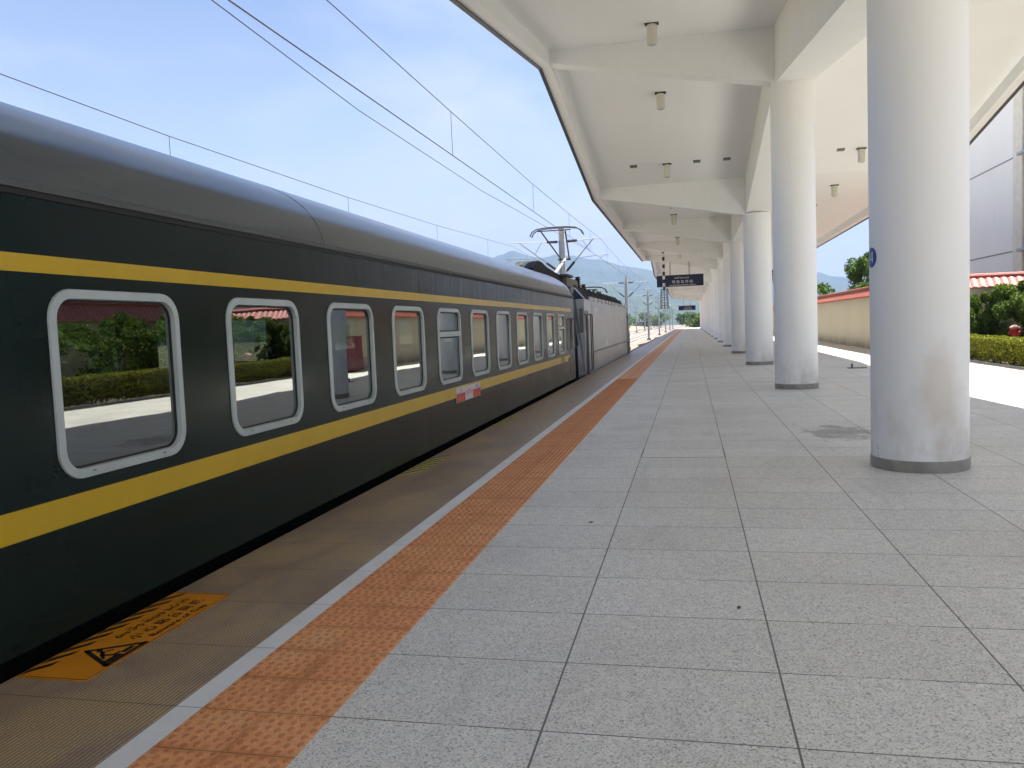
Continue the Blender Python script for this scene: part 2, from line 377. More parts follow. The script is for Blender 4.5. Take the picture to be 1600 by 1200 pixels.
LAO = {   # stroke shapes in a unit box
 'lo': [arc(.2, .2, .14, 0, 360), [(.06, .25), (.06, .75)]+arc(.3, .75, .24, 180, 0, 6)+[(.54, .55), (.3, .45)], [(.54, .6), (.54, 0)]],
 'wo': [arc(.22, .15, .13, 0, 360)+[(.5, .2)]+arc(.28, .6, .3, -20, 170, 8)],
 'ngo': [arc(.2, .82, .13, 0, 360)+[(.42, .7), (.42, .12), (.25, .0), (.08, .14)]],
 'xo': [arc(.18, .62, .13, 0, 360)+[(.1, .2), (.3, .02), (.55, .15), (.5, .6), (.35, .8), (.7, 1.0)]],
 'o': [arc(.34, .45, .32, 150, -200, 12, .45), arc(.2, .2, .12, 0, 360)],
 'ho': [arc(.15, .8, .13, 0, 360)+[(.1, .1), (.3, 0), (.42, .3), (.42, .6), (.6, .7), (.7, .45), (.7, 0)]],
 'aa': [[(.05, .8)]+arc(.2, .8, .17, 140, 0, 5)+[(.37, 0)]],
 'a': [arc(.16, .2, .11, 0, 360)+[(.35, .3)], arc(.16, .65, .11, 0, 360)+[(.35, .78)]],
 'so': [arc(.2, .2, .13, 0, 360), [(.06, .3), (.1, .7), (.3, .95), (.55, .7), (.55, 0)], [(.5, .85), (.75, 1.05)]],
 'tho': [arc(.16, .15, .13, 0, 360)+[(.1, .6), (.3, .95), (.55, .7), (.55, 0)]],
 'no': [arc(.15, .8, .13, 0, 360)+[(.25, .1)], arc(.5, .15, .13, 0, 360)+[(.62, .9)], [(.25, .1), (.4, .1)]],
 'bo': [arc(.15, .8, .13, 0, 360)+[(.15, .0), (.6, .0), (.6, .9)]],
 'po': [arc(.15, .8, .13, 0, 360)+[(.15, .0), (.4, .5), (.65, .0), (.65, .9)]],
 'ii': [arc(.3, .15, .28, 0, 180, 6, .2), [(.02, .15), (.58, .15)], [(.5, .15), (.5, .35)]],
 'tick': [[(.2, .05), (.2, .3)]], 'hook': [[(.05, .3), (.15, .1), (.4, .2), (.45, .4)]]}
def lao_mesh(seq, size, th, mtx, mat, name, parent):
    mb = MB(); x = 0
    for g in seq:
        if g == ' ': x += .5; continue
        up = g.startswith('^'); key = g[1:] if up else g; oy = 1.12 if up else 0; ox = x-.65 if up else x
        for st in LAO[key]:
            for (a, b) in zip(st[:-1], st[1:]):
                d = Vector((b[0]-a[0], b[1]-a[1])); 
                if d.length < 1e-5: continue
                q = Vector((-d.y, d.x)).normalized()*th/2/size; e_ = d.normalized()*th/3/size
                P = [(a[0]-e_.x+q.x, a[1]-e_.y+q.y), (a[0]-e_.x-q.x, a[1]-e_.y-q.y), (b[0]+e_.x-q.x, b[1]+e_.y-q.y), (b[0]+e_.x+q.x, b[1]+e_.y+q.y)]
                mb.quad(*[tuple(mtx @ Vector(((ox+p[0])*size, (oy+p[1])*size, 0))) for p in P])
        if not up: x += .78 if key not in ('aa', 'a') else .52
    return mb.build(name, mat, parent), x*size

# number disc on the first column, facing the train
M_blue = simple('sign_blue_enamel', (.012, .04, .26), .35); M_wtx = simple('white_lettering', (.75, .75, .75), .5)
ya = 9.0-.02; ang = math.pi+R(3)
disc = thing('column_number_disc', 'small blue disc with white number 14 on the side of the nearest column', 'number sign', (CX-RC, ya, 2.155))
mb = MB()
def on_col(u, v, off):    # wrap onto the column surface
    a = math.pi+u/RC+R(8); return (CX+(RC+off)*math.cos(a), CY0+(RC+off)*math.sin(a), 2.155+v)
seg = 28; rings = []
for rr in (.001, .05, .1): rings.append([on_col(rr*math.cos(2*math.pi*i/seg), rr*math.sin(2*math.pi*i/seg), .006) for i in range(seg)])
rings.append([on_col(.1*math.cos(2*math.pi*i/seg), .1*math.sin(2*math.pi*i/seg), -.002) for i in range(seg)])
mb.loft(rings, True); mb.build('disc_plate', M_blue, disc)
mb = MB()
def stroke(a, b, t):
    d = Vector((b[0]-a[0], b[1]-a[1])); q = Vector((-d.y, d.x)).normalized()*t/2
    mb.quad(*[on_col(x, y, .0085) for x, y in ((a[0]+q.x, a[1]+q.y), (a[0]-q.x, a[1]-q.y), (b[0]-q.x, b[1]-q.y), (b[0]+q.x, b[1]+q.y))])
sgn = 1
stroke((-.035*sgn, .055), (-.035*sgn, -.055), .013); stroke((-.035, .055), (-.05, .035), .01)
stroke((.035, .055), (.035, -.055), .013); stroke((.03, .055), (-.008, -.02), .011); stroke((-.01, -.022), (.05, -.022), .012)
mb.build('numerals', M_wtx, disc)

# ceiling lamps
M_cream = simple('cream_lamp_housing', (.62, .6, .52), .5); M_dark = simple('dark_metal', (.05, .05, .05), .5); M_lens = simple('lamp_lens', (.5, .5, .48), .15)
lampproto = None; cnt = 0
def lamp(x, y, label):
    s = edge_z(y)+.33
    l = thing('ceiling_lamp', label, 'lamp', (x, y, s), 'cylinder lamps under the canopy')
    build_local(MB().box(-.14, .14, -.07, .07, -.03, -.001), 'mounting_plate', M_dark, l)
    build_local(MB().lathe((0, 0, -.42), [(.095, 0), (.105, .01), (.105, .37), (.08, .39)], 18), 'housing', M_cream, l, smooth=True)
    build_local(MB().lathe((0, 0, -.43), [(.06, 0), (.085, .012)], 18), 'lens', M_lens, l, smooth=True)
bayn = 0
ords = ['nearest', 'second', 'third', 'fourth', 'fifth', 'sixth', 'seventh', 'eighth', 'ninth', 'tenth', 'eleventh', 'twelfth']
yl = [17.05] + [CY0+BAY*k+d for k in range(1, 8) for d in (2.7, 7.95)]
for i, yv in enumerate(yl):
    if i < 12: lamp(-.62, yv, '%s cylinder lamp of the left row under the canopy, over the grey paving' % ords[i])
    if 1 <= i < 9: lamp(5.2, yv, '%s cylinder lamp of the right row under the canopy, beyond the columns' % ords[i-1])
# small dark vent plates
M_plate = simple('dark_plate', (.12, .12, .12), .5)
for i, (x, lab) in enumerate(((-1.68, 'small dark soffit plate left of the third ceiling lamp'), (.31, 'small dark soffit plate just right of the third ceiling lamp'), (1.23, 'small dark soffit plate nearest the columns, beside the third ceiling lamp'), (4.6, 'small soffit plate on the far side of the columns beside a lamp'))):
    e = edge_z(27.0)+.33
    o = MB(); o.prism([(26.92, e+.015), (27.08, e-.015), (27.08, e-.05), (26.92, e-.02)], 'x', x-.11, x+.11)
    tag(o.build('soffit_plate', M_plate), lab, 'plate', 'small plates on the soffit')
cm = thing('ceiling_speaker', 'small dark box speaker under the canopy close to the third column', 'speaker', (1.35, 33.3, 6.28))
MB().box(1.31, 1.39, 33.26, 33.34, 6.02, 6.28).build('bracket', M_dark, cm); MB().box(1.1, 1.6, 33.1, 33.5, 5.82, 6.03).build('box', M_dark, cm)

# hanging station signs
M_navy = simple('navy_sign_face', (.005, .012, .055), .3); M_hang = simple('grey_hanger', (.42, .42, .41), .5)
def station_sign(x0, x1, y, z0, z1, ztop, label, full=True):
    s = thing('hanging_sign', label, 'station sign', ((x0+x1)/2, y, z0))
    MB().box(x0, x1, y-.09, y+.09, z0, z1).build('panel', M_navy, s)
    MB().box(x0-.02, x1+.02, y-.1, y+.1, z1+.001, z1+.03).build('frame_rail', M_dark, s)
    for fx in (.29, .7): MB().tube([(x0+(x1-x0)*fx, y, z1), (x0+(x1-x0)*fx, y, ztop)], .05, 8).build('hanger', M_hang, s)
    cx = x0+(x1-x0)*(.55 if full else .5); h = z1-z0; rx = Matrix.Rotation(R(90), 4, 'X')
    if full:
        lao_mesh(['so', 'a', 'tho', 'aa', 'no', '^ii', ' ', 'ho', 'lo', 'wo', 'ngo', 'po', 'a', 'bo', 'aa', 'ngo'], .1, .014, Matrix.Translation((cx-.55, y-.094, z0+h*.7)) @ rx, M_wtx, 'lao_lettering', s)
        text_mesh('琅 勃 拉 邦 站', .235, M_wtx, 'chinese_lettering', Matrix.Translation((cx, y-.094, z0+h*.4)) @ rx, s, bold=.001)
        text_mesh('Luang Prabang Railway Station', .15, M_wtx, 'english_lettering', Matrix.Translation((cx, y-.094, z0+h*.12)) @ rx, s)
    else:
        text_mesh('琅勃拉邦站', .27, M_wtx, 'chinese_lettering', Matrix.Translation((cx, y-.094, z0+h*.45)) @ rx, s)
    return s
station_sign(-2.27, .94, 59.0, 4.02, 4.80, 5.7, 'large navy station name sign with white lettering hung from the canopy left of the columns')
station_sign(3.76, 6.97, 59.0, 4.02, 4.80, 5.7, 'navy station sign glimpsed between the second and third columns, hung on the far side')
station_sign(-2.2, .95, 159.6, 3.6, 4.45, 5.7, 'small distant navy sign hanging under the far end of the canopy', True)

# black and white banded pole with a spike sleeve
bp = thing('banded_hanging_pole', 'black and white banded pole hanging from the canopy in front of the station sign', 'pole', (-1.63, 54, 6.28))
M_bk = simple('black_band', (.012, .012, .012), .5); M_wb = simple('white_band', (.7, .7, .7), .5)
e = 6.28; MB().box(-1.85, -1.41, 53.8, 54.2, e-.05, e-.001).build('ceiling_plate', M_dark, bp)
z = e-.05; i = 0
while z > 3.7:
    MB().tube([(-1.63, 54, z), (-1.63, 54, z-.24)], .085, 10).build('black_band' if i % 2 == 0 else 'white_band', M_bk if i % 2 == 0 else M_wb, bp); z -= .24; i += 1
sl = MB()
for a in range(8):
    t = 2*math.pi*a/8
    sl.tube([(-1.63+.2*math.cos(t), 54+.2*math.sin(t), 3.72), (-1.63+.27*math.cos(t), 54+.27*math.sin(t), 2.42)], .022, 5)
for k in range(8): sl.lathe((-1.63, 54, 2.45+k*.17), [(.24-.005*k, 0), (.24-.005*k, .035)], 12)
sl.build('spiked_sleeve', simple('sleeve_grey', (.22, .22, .25), .5), bp)

# ------------------------------------------------------------------ floor stickers
M_or = simple('orange_sticker', (.62, .235, .008), .4, var=.06, scale=8); M_yel2 = simple('worn_yellow_sticker', (.6, .55, .14), .5, var=.2, scale=20); M_blk = simple('black_print', (.008, .007, .006), .45)
st = thing('warning_sticker', 'orange floor sticker with black hazard stripes, warning triangle and three languages about the gap', 'floor sticker', (-3.03, 3.86, 0))
X0, X1, Y0, Y1 = -3.225, -2.83, 3.225, 4.49
MB().box(X0, X1, Y0, Y1, .0008, .003).build('sticker_base', M_or, st)
b = MB(); zt = .0042
b.box(X0+.008, X1-.008, Y0+.012, Y0+.015, .003, .0042); b.box(X0+.008, X1-.008, Y1-.015, Y1-.012, .003, .0042); b.box(X1-.011, X1-.008, Y0+.015, Y1-.015, .003, .0042)
for k in range(9):
    y = Y0+.035+k*.132
    b.quad((X0+.004, y-.02, zt), (X0+.082, y+.11, zt), (X0+.082, y+.165, zt), (X0+.004, y+.05, zt))
b.build('hazard_stripes', M_blk, st)
# triangle with apex towards the train: outline from strips
def rt(u, v): return (X1-.03-v, Y0+.175+u, zt)     # u along +Y, v towards the train
def strokeT(mb, a, b_, t):
    d = Vector((b_[0]-a[0], b_[1]-a[1])); q = Vector((-d.y, d.x)).normalized()*t/2; e_ = d.normalized()*t*.45
    mb.quad(*[rt(x, y) for x, y in ((a[0]-e_.x+q.x, a[1]-e_.y+q.y), (a[0]-e_.x-q.x, a[1]-e_.y-q.y), (b_[0]+e_.x-q.x, b_[1]+e_.y-q.y), (b_[0]+e_.x+q.x, b_[1]+e_.y+q.y))])
t = MB(); A, B, C = (0, 0), (.3, 0), (.15, .235)
for p, q in ((A, B), (B, C), (C, A)): strokeT(t, p, q, .026)
strokeT(t, (.04, .032), (.13, .032), .035); strokeT(t, (.18, .035), (.235, .035), .028)
strokeT(t, (.13, .06), (.11, .11), .022); strokeT(t, (.11, .11), (.15, .14), .022); strokeT(t, (.16, .165), (.165, .168), .028); strokeT(t, (.11, .11), (.075, .075), .015); strokeT(t, (.15, .14), (.19, .11), .014); strokeT(t, (.13, .06), (.17, .055), .014)
t.build('warning_triangle', M_blk, st)
rz = Matrix.Rotation(R(90), 4, 'Z')
def fit(o, x_base, x_top, ya, yb):     # stretch lettering to its printed box on the floor
    vs = o.data.vertices; xs = [v.co.x for v in vs]; ys = [v.co.y for v in vs]
    ax, bx_, ay, by_ = min(xs), max(xs), min(ys), max(ys)
    for v in vs:
        v.co.x = x_top+(v.co.x-ax)/(bx_-ax)*(x_base-x_top); v.co.y = ya+(v.co.y-ay)/(by_-ay)*(yb-ya)
fit(lao_mesh(['lo', 'a', 'wo', '^hook', 'ngo', 'xo', '^tick', 'o', 'ngo', 'ho', 'wo', '^tick', 'aa', 'ngo'], .072, .0085, Matrix.Translation((0, 0, zt)) @ rz, M_blk, 'lao_lettering', st)[0], -3.04, -3.105, 3.74, 4.37)
fit(text_mesh('小 心 站 台 间 隙', .098, M_blk, 'chinese_lettering', Matrix.Translation((0, 0, zt)) @ rz, st, 'LEFT', bold=.0016), -2.935, -3.01, 3.73, 4.37)
fit(text_mesh('Beware of Gap', .085, M_blk, 'english_lettering', Matrix.Translation((0, 0, zt)) @ rz, st, 'LEFT', bold=.0012), -2.855, -2.912, 3.79, 4.29)
for (y0, y1, x1, lab) in ((8.45, 9.85, -3.02, 'worn yellow and black striped floor mark at the platform edge, nearer of two'), (12.95, 14.3, -3.03, 'worn yellow and black striped floor mark at the platform edge, farther of two')):
    s2 = thing('hazard_mark', lab, 'floor marking', (-3.1, (y0+y1)/2, 0), 'worn hazard marks on the platform edge')
    a = MB(); k = MB(); kk = 0; y = y0
    while y < y1-.3:
        (a if kk % 2 == 0 else k).quad((-3.225, y, .002), (x1, y+.3, .002), (x1, y+.4, .002), (-3.225, y+.1, .002)); y += .1; kk += 1
    a.build('yellow_stripes', M_yel2, s2); k.build('black_stripes', M_blk, s2)
dr = thing('drain_cover', 'small metal drain cover with upright stub lying on the shaded paving near the sunlit edge', 'drain cover', (4.75, 25.7, 0))
MB().box(4.5, 5.0, 25.5, 25.8, .001, .02).build('plate', simple('drain_iron', (.15, .14, .13), .6, .5), dr); MB().tube([(4.6, 25.6, .02), (4.6, 25.6, .14)], .025, 8).build('stub', M_dark, dr)

M_dry = simple('dry_leaf_brown', (.05, .035, .02), .8)
for i, (x, y, a, lab) in enumerate(((-.82, 6.45, .3, 'tiny dry leaf on the paving just right of the orange strip'), (.22, 4.55, 1.2, 'tiny dry leaf in the middle of the near paving'), (1.22, 10.6, 2.0, 'dry leaf beside the wet patch on the paving'), (1.45, 12.6, .8, 'dry leaf beyond the wet patch on the paving'))):
    ca, sa = math.cos(a), math.sin(a); q = MB(); L_ = .028
    P_ = lambda u, v, z: (x+u*ca-v*sa, y+u*sa+v*ca, z)
    q.v = [P_(-L_, 0, .004), P_(0, -.011, .002), P_(L_, 0, .006), P_(0, .011, .009)]; q.f = [(0, 1, 2, 3)]
    tag(q.build('dry_leaf', M_dry), lab, 'leaf', 'dry leaves on the platform')

# ------------------------------------------------------------------ passenger coach
XS = -3.30; XC = -4.85; HW = XS-XC 
YA, YB = -2.2, 23.55
def Zs(z): return 1.5866+(z-1.5866)*1.031     # heights measured on the plane X=-3.2
def mk_green():
    n = N('dark_green_coach_paint', .16, (.008, .02, .018), spec=.2)
    X, Y, Z = n.xyz()
    st = n.noise(1.6, 1, .4, (1, 2.0, .5)); dust = n.noise(1.6, 6, .65, (1, .7, 1))
    up = n.ramp(Z, [(.0, 0.), (1., 1.)])
    c = n.mix(n.ramp(dust, [(.45, 0.), (.85, .3)]), (.0022, .0125, .0102), (.014, .03, .025))
    n.color(c); n.rough(n.ramp(dust, [(.3, .14), (.8, .3)]))
    band = n.math('MULTIPLY', n.math('GREATER_THAN', Z, 2.07), n.math('MULTIPLY', n.ramp(n.math('DIVIDE', Y, 25), [(.22, 0.), (.5, 1.)]), 2.2))
    sk = n.noise(5.5, 3, .6, (1, 1, .12))
    n.bump(n.math('ADD', n.math('ADD', n.math('MULTIPLY', st, .8), n.math('MULTIPLY', n.noise(.9, 2), .8)), n.math('MULTIPLY', sk, band)), .14, .03)
    return n.m
M_green = mk_green()
def mk_stripe():
    n = N('yellow_stripe_paint', .25, (.55, .36, .012)); d = n.noise(2.5, 6, .7, (1, .8, .5))
    n.color(n.mix(n.ramp(d, [(.45, 0.), (.85, .5)]), (.56, .36, .003), (.4, .27, .015))); return n.m
M_yel = mk_stripe()
def mk_roof():
    n = N('grey_roof_paint', .3, (.12, .125, .125), spec=1.0); d = n.noise(1.3, 6, .6, (2, .5, 2)); f = n.noise(.8, 4, .5, (1, 6, 1))
    n.color(n.mix(n.ramp(d, [(.35, 0.), (.8, .6)]), (.028, .042, .052), (.045, .062, .075))); n.rough(n.ramp(d, [(.3, .15), (.7, .2)])); n.bump(f, .04, .02); return n.m
M_roof = mk_roof()
def mk_glass():
    m_ = bpy.data.materials.new('tinted_window_glass'); m_.use_nodes = True; t = m_.node_tree; t.nodes.clear()
    o = t.nodes.new('ShaderNodeOutputMaterial'); mx = t.nodes.new('ShaderNodeMixShader'); tr = t.nodes.new('ShaderNodeBsdfTransparent'); g = t.nodes.new('ShaderNodeBsdfGlossy')
    fr = t.nodes.new('ShaderNodeFresnel'); fr.inputs[0].default_value = 1.75; ma = t.nodes.new('ShaderNodeMath'); ma.operation = 'MULTIPLY_ADD'; ma.inputs[1].default_value = 1.35; ma.inputs[2].default_value = .1; ma.use_clamp = True
    tr.inputs[0].default_value = (.32, .37, .36, 1); g.inputs['Roughness'].default_value = .004; g.inputs[0].default_value = (.9, .95, .95, 1)
    tcn = t.nodes.new('ShaderNodeTexCoord'); nn = t.nodes.new('ShaderNodeTexNoise'); nn.inputs['Scale'].default_value = 1.6; nn.inputs['Detail'].default_value = 1; bm = t.nodes.new('ShaderNodeBump'); bm.inputs['Strength'].default_value = .05; bm.inputs['Distance'].default_value = .02
    t.links.new(tcn.outputs['Object'], nn.inputs[0]); t.links.new(nn.outputs[0], bm.inputs['Height']); t.links.new(bm.outputs[0], g.inputs['Normal'])
    t.links.new(fr.outputs[0], ma.inputs[0]); t.links.new(ma.outputs[0], mx.inputs[0]); t.links.new(tr.outputs[0], mx.inputs[1]); t.links.new(g.outputs[0], mx.inputs[2]); t.links.new(mx.outputs[0], o.inputs[0]); return m_
M_glass = mk_glass()
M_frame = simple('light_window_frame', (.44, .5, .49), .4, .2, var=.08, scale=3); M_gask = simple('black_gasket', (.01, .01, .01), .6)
M_under = simple('black_underframe', (.005, .005, .005), .9, spec=0)
coach = thing('passenger_coach', 'dark green passenger coach with two yellow stripes and grey roof standing at the platform', 'train coach', (XC, (YA+YB)/2, -1.25))
WZ0, WZ1 = Zs(.873), Zs(1.885); WW = 1.125; PITCHW = 1.692; W0 = 3.685
wins = [(W0+PITCHW*k, W0+PITCHW*k+WW) for k in range(-3, 11)]
GUT = Zs(2.375); BOT = .06
def side_wall(mb, x, th, lean=0):
    ins = .045
    z0, z1 = WZ0+ins, WZ1-ins
    a, b_ = sorted((x, x+th))
    mb.box(a, b_, YA, YB, BOT, z0); mb.box(a, b_, YA, YB, z1, GUT)
    y = YA
    for (p, q) in wins:
        mb.box(a, b_, y, p+ins, z0, z1); y = q-ins
    mb.box(a, b_, y, YB, z0, z1)
mb = MB(); side_wall(mb, XS, -.06); mb.build('body_side', M_green, coach)
mb = MB(); side_wall(mb, XC-HW, .06); mb.build('far_body_side', M_green, coach)
MB().box(XC-HW+.06, XS-.06, YA, YA+.06, BOT, GUT).box(XC-HW+.06, XS-.06, YB-.06, YB, BOT, GUT).build('end_wall', M_green, coach)
prof = [(-1.53, 2.43), (-1.45, 2.64), (-1.3, 2.82), (-1.1, 2.95), (-.8, 3.075), (-.4, 3.165), (0, 3.19)]
def refine(p, n_=5):
    o = []
    for i in range(len(p)-1):
        p0 = p[max(i-1, 0)]; p1 = p[i]; p2 = p[i+1]; p3 = p[min(i+2, len(p)-1)]
        for k in range(n_):
            t = k/n_; o.append(tuple(.5*((2*p1[j])+(-p0[j]+p2[j])*t+(2*p0[j]-5*p1[j]+4*p2[j]-p3[j])*t*t+(-p0[j]+3*p1[j]-3*p2[j]+p3[j])*t**3) for j in (0, 1)))
    return o+[p[-1]]
full = refine(prof + [(-x, z) for x, z in prof[-2::-1]], 4)
rings = []
for y, s in ((YA, .94), (YA+.35, 1), (22.9, 1), (23.5, .965), (23.62, .92)):
    rings.append([(XC+x*(1 if s > .99 else .985), y, 2.43+(z-2.43)*s) for x, z in full])
MB().loft(rings, False).build('roof', M_roof, coach, smooth=True, sharp=60)
g = MB(); g.box(XS-.01, XS+.025, YA, YB+.04, GUT-.012, GUT+.012).box(XS-.03, XS+.004, YA, YB+.04, GUT+.012, 2.432)
g.build('gutter', simple('gutter_grey', (.075, .08, .08), .5), coach)
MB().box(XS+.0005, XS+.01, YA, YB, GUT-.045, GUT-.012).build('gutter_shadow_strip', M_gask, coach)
for y in (7.2, 22.7, -1.7):
    MB().loft([[(XC+x*1.001, yy_, 2.43+(z-2.43)*1.001+.003) for x, z in full] for yy_ in (y-.035, y+.035)], False).build('roof_seam', M_roof, coach, smooth=True)
s1 = MB().box(XS-.001, XS+.003, YA, 22.95, Zs(1.957), Zs(2.047)).build('upper_yellow_stripe', M_yel, coach)
lb, lt = Zs(.648), Zs(.80)
s2 = MB().box(XS-.001, XS+.003, YA, 20.9, lb, lt)
for k in range(4): s2.box(XS-.001, XS+.003, 20.96+k*.16, 21.06+k*.16, lb, lt)
s2.box(XS-.001, XS+.003, 21.6, 22.1, lb, lt); s2.box(XS-.001, XS+.003, 22.1, 23.3, lb+.09, lt)
s2.build('lower_yellow_stripe', M_yel, coach)
def rrect(y0, y1, z0, z1, r, n_=6):
    pts = []
    for cy_, cz, a0 in ((y1-r, z1-r, 0), (y0+r, z1-r, 90), (y0+r, z0+r, 180), (y1-r, z0+r, 270)):
        pts += [(cy_+r*math.cos(R(a0+90*i/n_)), cz+r*math.sin(R(a0+90*i/n_))) for i in range(n_+1)]
    return pts
M_scr = simple('frame_screw', (.06, .06, .06), .4)
for wi, (p, q) in enumerate(wins):
    def ring(ins, x, r): return [(x, y, z) for y, z in rrect(p+ins, q-ins, WZ0+ins, WZ1-ins, r)]
    fr = MB().loft([ring(0, XS+.001, .17), ring(.004, XS+.012, .166), ring(.053, XS+.014, .118), ring(.057, XS-.02, .113)])
    k = wi-3
    if k in (4, 10):
        zb = WZ1-.36; fr.box(XS-.02, XS+.011, p+.056, q-.056, zb-.035, zb+.035)
    fo = fr.build('window', M_frame, coach, smooth=True, sharp=50)
    gk = MB().loft([ring(.054, XS+.004, .116), ring(.054, XS-.016, .116), ring(.068, XS-.016, .103), ring(.07, XS-.03, .1)])
    if k in (4, 10): gk.box(XS-.018, XS-.004, p+.084, q-.084, zb-.055, zb-.036).box(XS-.018, XS-.004, p+.084, q-.084, zb+.036, zb+.055)
    gk.build('gasket', M_gask, fo)
    MB().quad((XS-.022, p+.04, WZ0+.04), (XS-.022, q-.04, WZ0+.04), (XS-.022, q-.04, WZ1-.04), (XS-.022, p+.04, WZ1-.04)).build('pane', M_glass, fo)
    if 0 <= k < 3:
        sc_ = MB()
        for yy_ in (p+.25, q-.25): sc_.box(XS+.0135, XS+.016, yy_-.012, yy_+.012, WZ0+.03, WZ0+.037)
        sc_.build('screws', M_scr, fo)
for (p, q) in wins: MB().quad((XC-HW+.03, p+.03, WZ0+.03), (XC-HW+.03, q-.03, WZ0+.03), (XC-HW+.03, q-.03, WZ1-.03), (XC-HW+.03, p+.03, WZ1-.03)).build('far_window_pane', M_glass, coach)
# inside: floor, ceiling, tables and blue seats seen through the glass
M_in = simple('interior_lining', (.22, .22, .19), .6); M_seat = simple('blue_seat_cloth', (.02, .075, .3), .8, var=.2); M_floor_in = simple('interior_floor', (.08, .08, .08), .5)
MB().box(XC-HW+.061, XS-.061, YA+.061, YB-.061, .02, .06).build('interior_floor', M_floor_in, coach)
MB().box(XC-HW+.061, XS-.061, YA+.061, YB-.061, 2.2, 2.26).build('interior_ceiling', M_in, coach)
for wi, (p, q) in enumerate(wins):
    c0 = (p+q)/2
    for s in (-1, 1):
        for xa, xb in ((XC-1.45, XC-.45), (XC+.3, XC+1.4)):
            y = c0+s*.78
            st_ = MB().prism([(y-.06, .5), (y+.06, .5), (y+.05, 1.22), (y, 1.28), (y-.05, 1.22)], 'x', xa, xb)
            st_.build('seat', M_seat, coach) if wi < 8 and s == 1 else None
# door and end details
M_bluedark = simple('dark_recess', (.01, .012, .016), .5)
dr_ = MB().box(XS+.0005, XS+.004, 22.55, 23.25, .25, Zs(1.9)).build('door', M_green, coach)
MB().box(XS+.004, XS+.007, 22.7, 23.1, 1.2, 1.8).build('door_pane', M_gask, dr_)
for y in (22.45, 23.35): MB().tube([(XS, y, .9), (XS+.05, y, .93), (XS+.05, y, 1.75), (XS, y, 1.78)], .014, 6).build('handrail', M_dark, coach)
MB().box(XS-.5, XS+.0, 22.5, 23.3, -.12, .05).build('door_step', M_under, coach)
MB().box(XC-.6, XC+.6, YB, YB+.42, .1, 2.3).build('gangway_bellows', M_gask, coach)
un = MB().box(XC-1.45, XS-.05, YA, YB, -.5, BOT-.001); un.build('underframe', M_under, coach)
def bogie(yc, parent, wheelbase=2.4, r=.46):
    b = MB().box(XC-1.05, XC+1.05, yc-1.7, yc+1.7, -.75, -.52).build('bogie', M_under, parent)
    for s in (-1, 1):
        wmb = MB()
        for xx in (-.75, .75):
            wmb.loft([[(XC+xx+o, yc+s*wheelbase/2+rr*math.cos(2*math.pi*i/20), -1.245+r+rr*math.sin(2*math.pi*i/20)) for i in range(20)] for o, rr in ((-.07, r*.2), (-.07, r), (.07, r), (.07, r*.2))], True)
        wmb.build('wheelset', M_rail, b)
bogie(YA+3.8, coach); bogie(YB-3.8, coach)
# destination board on the lower stripe
M_bw = simple('board_white', (.62, .6, .6), .4); M_br = simple('board_red', (.55, .02, .03), .4); M_brx = simple('board_red_ink', (.5, .04, .06), .5); M_gold = simple('board_gold', (.6, .3, .05), .5); M_grey = simple('board_grey_ink', (.2, .2, .22), .5)
by0, by1, bz0, bz1 = 11.18, 12.55, Zs(.575), Zs(.775)
bd = MB().box(XS+.004, XS+.012, by0, by1, bz0, bz1).build('destination_board', M_bw, coach)
ry = Matrix.Rotation(R(90), 4, 'Z') @ Matrix.Rotation(R(90), 4, 'X')
def btxt(s, size, mat, y, z, nm): text_mesh(s, size, mat, nm, Matrix.Translation((XS+.0135, y, z)) @ ry, bd)
for a, b_ in ((by0+.005, by0+.46), (by1-.46, by1-.005)):
    MB().box(XS+.012, XS+.0128, a, b_, bz0+.004, bz0+.125).build('red_field', M_br, bd)
    g = MB()
    for i in range(5): g.box(XS+.0128, XS+.0134, a+.08+i*.06, a+.1+i*.06, bz0+.02, bz0+.05+.02*((i*7) % 3))
    g.build('gold_ornament', M_gold, bd)
btxt('K', .1, M_br, (by0+by1)/2, bz1-.06, 'train_number'); btxt('昆明—万象', .075, M_brx, (by0+by1)/2, bz0+.1, 'route_lettering'); btxt('万象', .07, M_grey, by0+.23, bz1-.045, 'left_terminus'); btxt('昆明', .07, M_grey, by1-.23, bz1-.045, 'right_terminus')
text_mesh('CR', .14, simple('pale_stencil', (.3, .3, .28), .5), 'stencil_lettering', Matrix.Translation((XS+.002, 21.6, .42)) @ ry, coach)

# ------------------------------------------------------------------ locomotive
LA, LB = 24.45, 45.4; XSL = -3.33
def mk_loco():
    n = N('blue_grey_locomotive_paint', .22, (.16, .175, .19)); d = n.noise(.7, 5, .6, (1, .8, 1.2)); s = n.noise(2.5, 5, .6, (1, 3, .3))
    Y = n.xyz()[1]
    c = n.mix(n.ramp(d, [(.35, 0.), (.75, .6)]), (.46, .48, .5), (.54, .55, .56)); n.color(c); n.rough(n.ramp(d, [(.3, .2), (.8, .3)])); n.bump(d, .05, .02); return n.m
M_loco = mk_loco(); M_cab = simple('dark_blue_cab_paint', (.02, .035, .075), .25, var=.2, scale=2); M_louv = simple('black_roof_louvre', (.006, .007, .009), .7)
loco = thing('electric_locomotive', 'blue grey electric locomotive with one raised pantograph coupled ahead of the green coach', 'locomotive', (XC, (LA+LB)/2, -1.25))
LT = 2.42
CL = LA+1.75; CF = LB-1.75
MB().box(2*XC-XSL, XSL, CL, CF, -.08, LT).build('body', M_loco, loco)
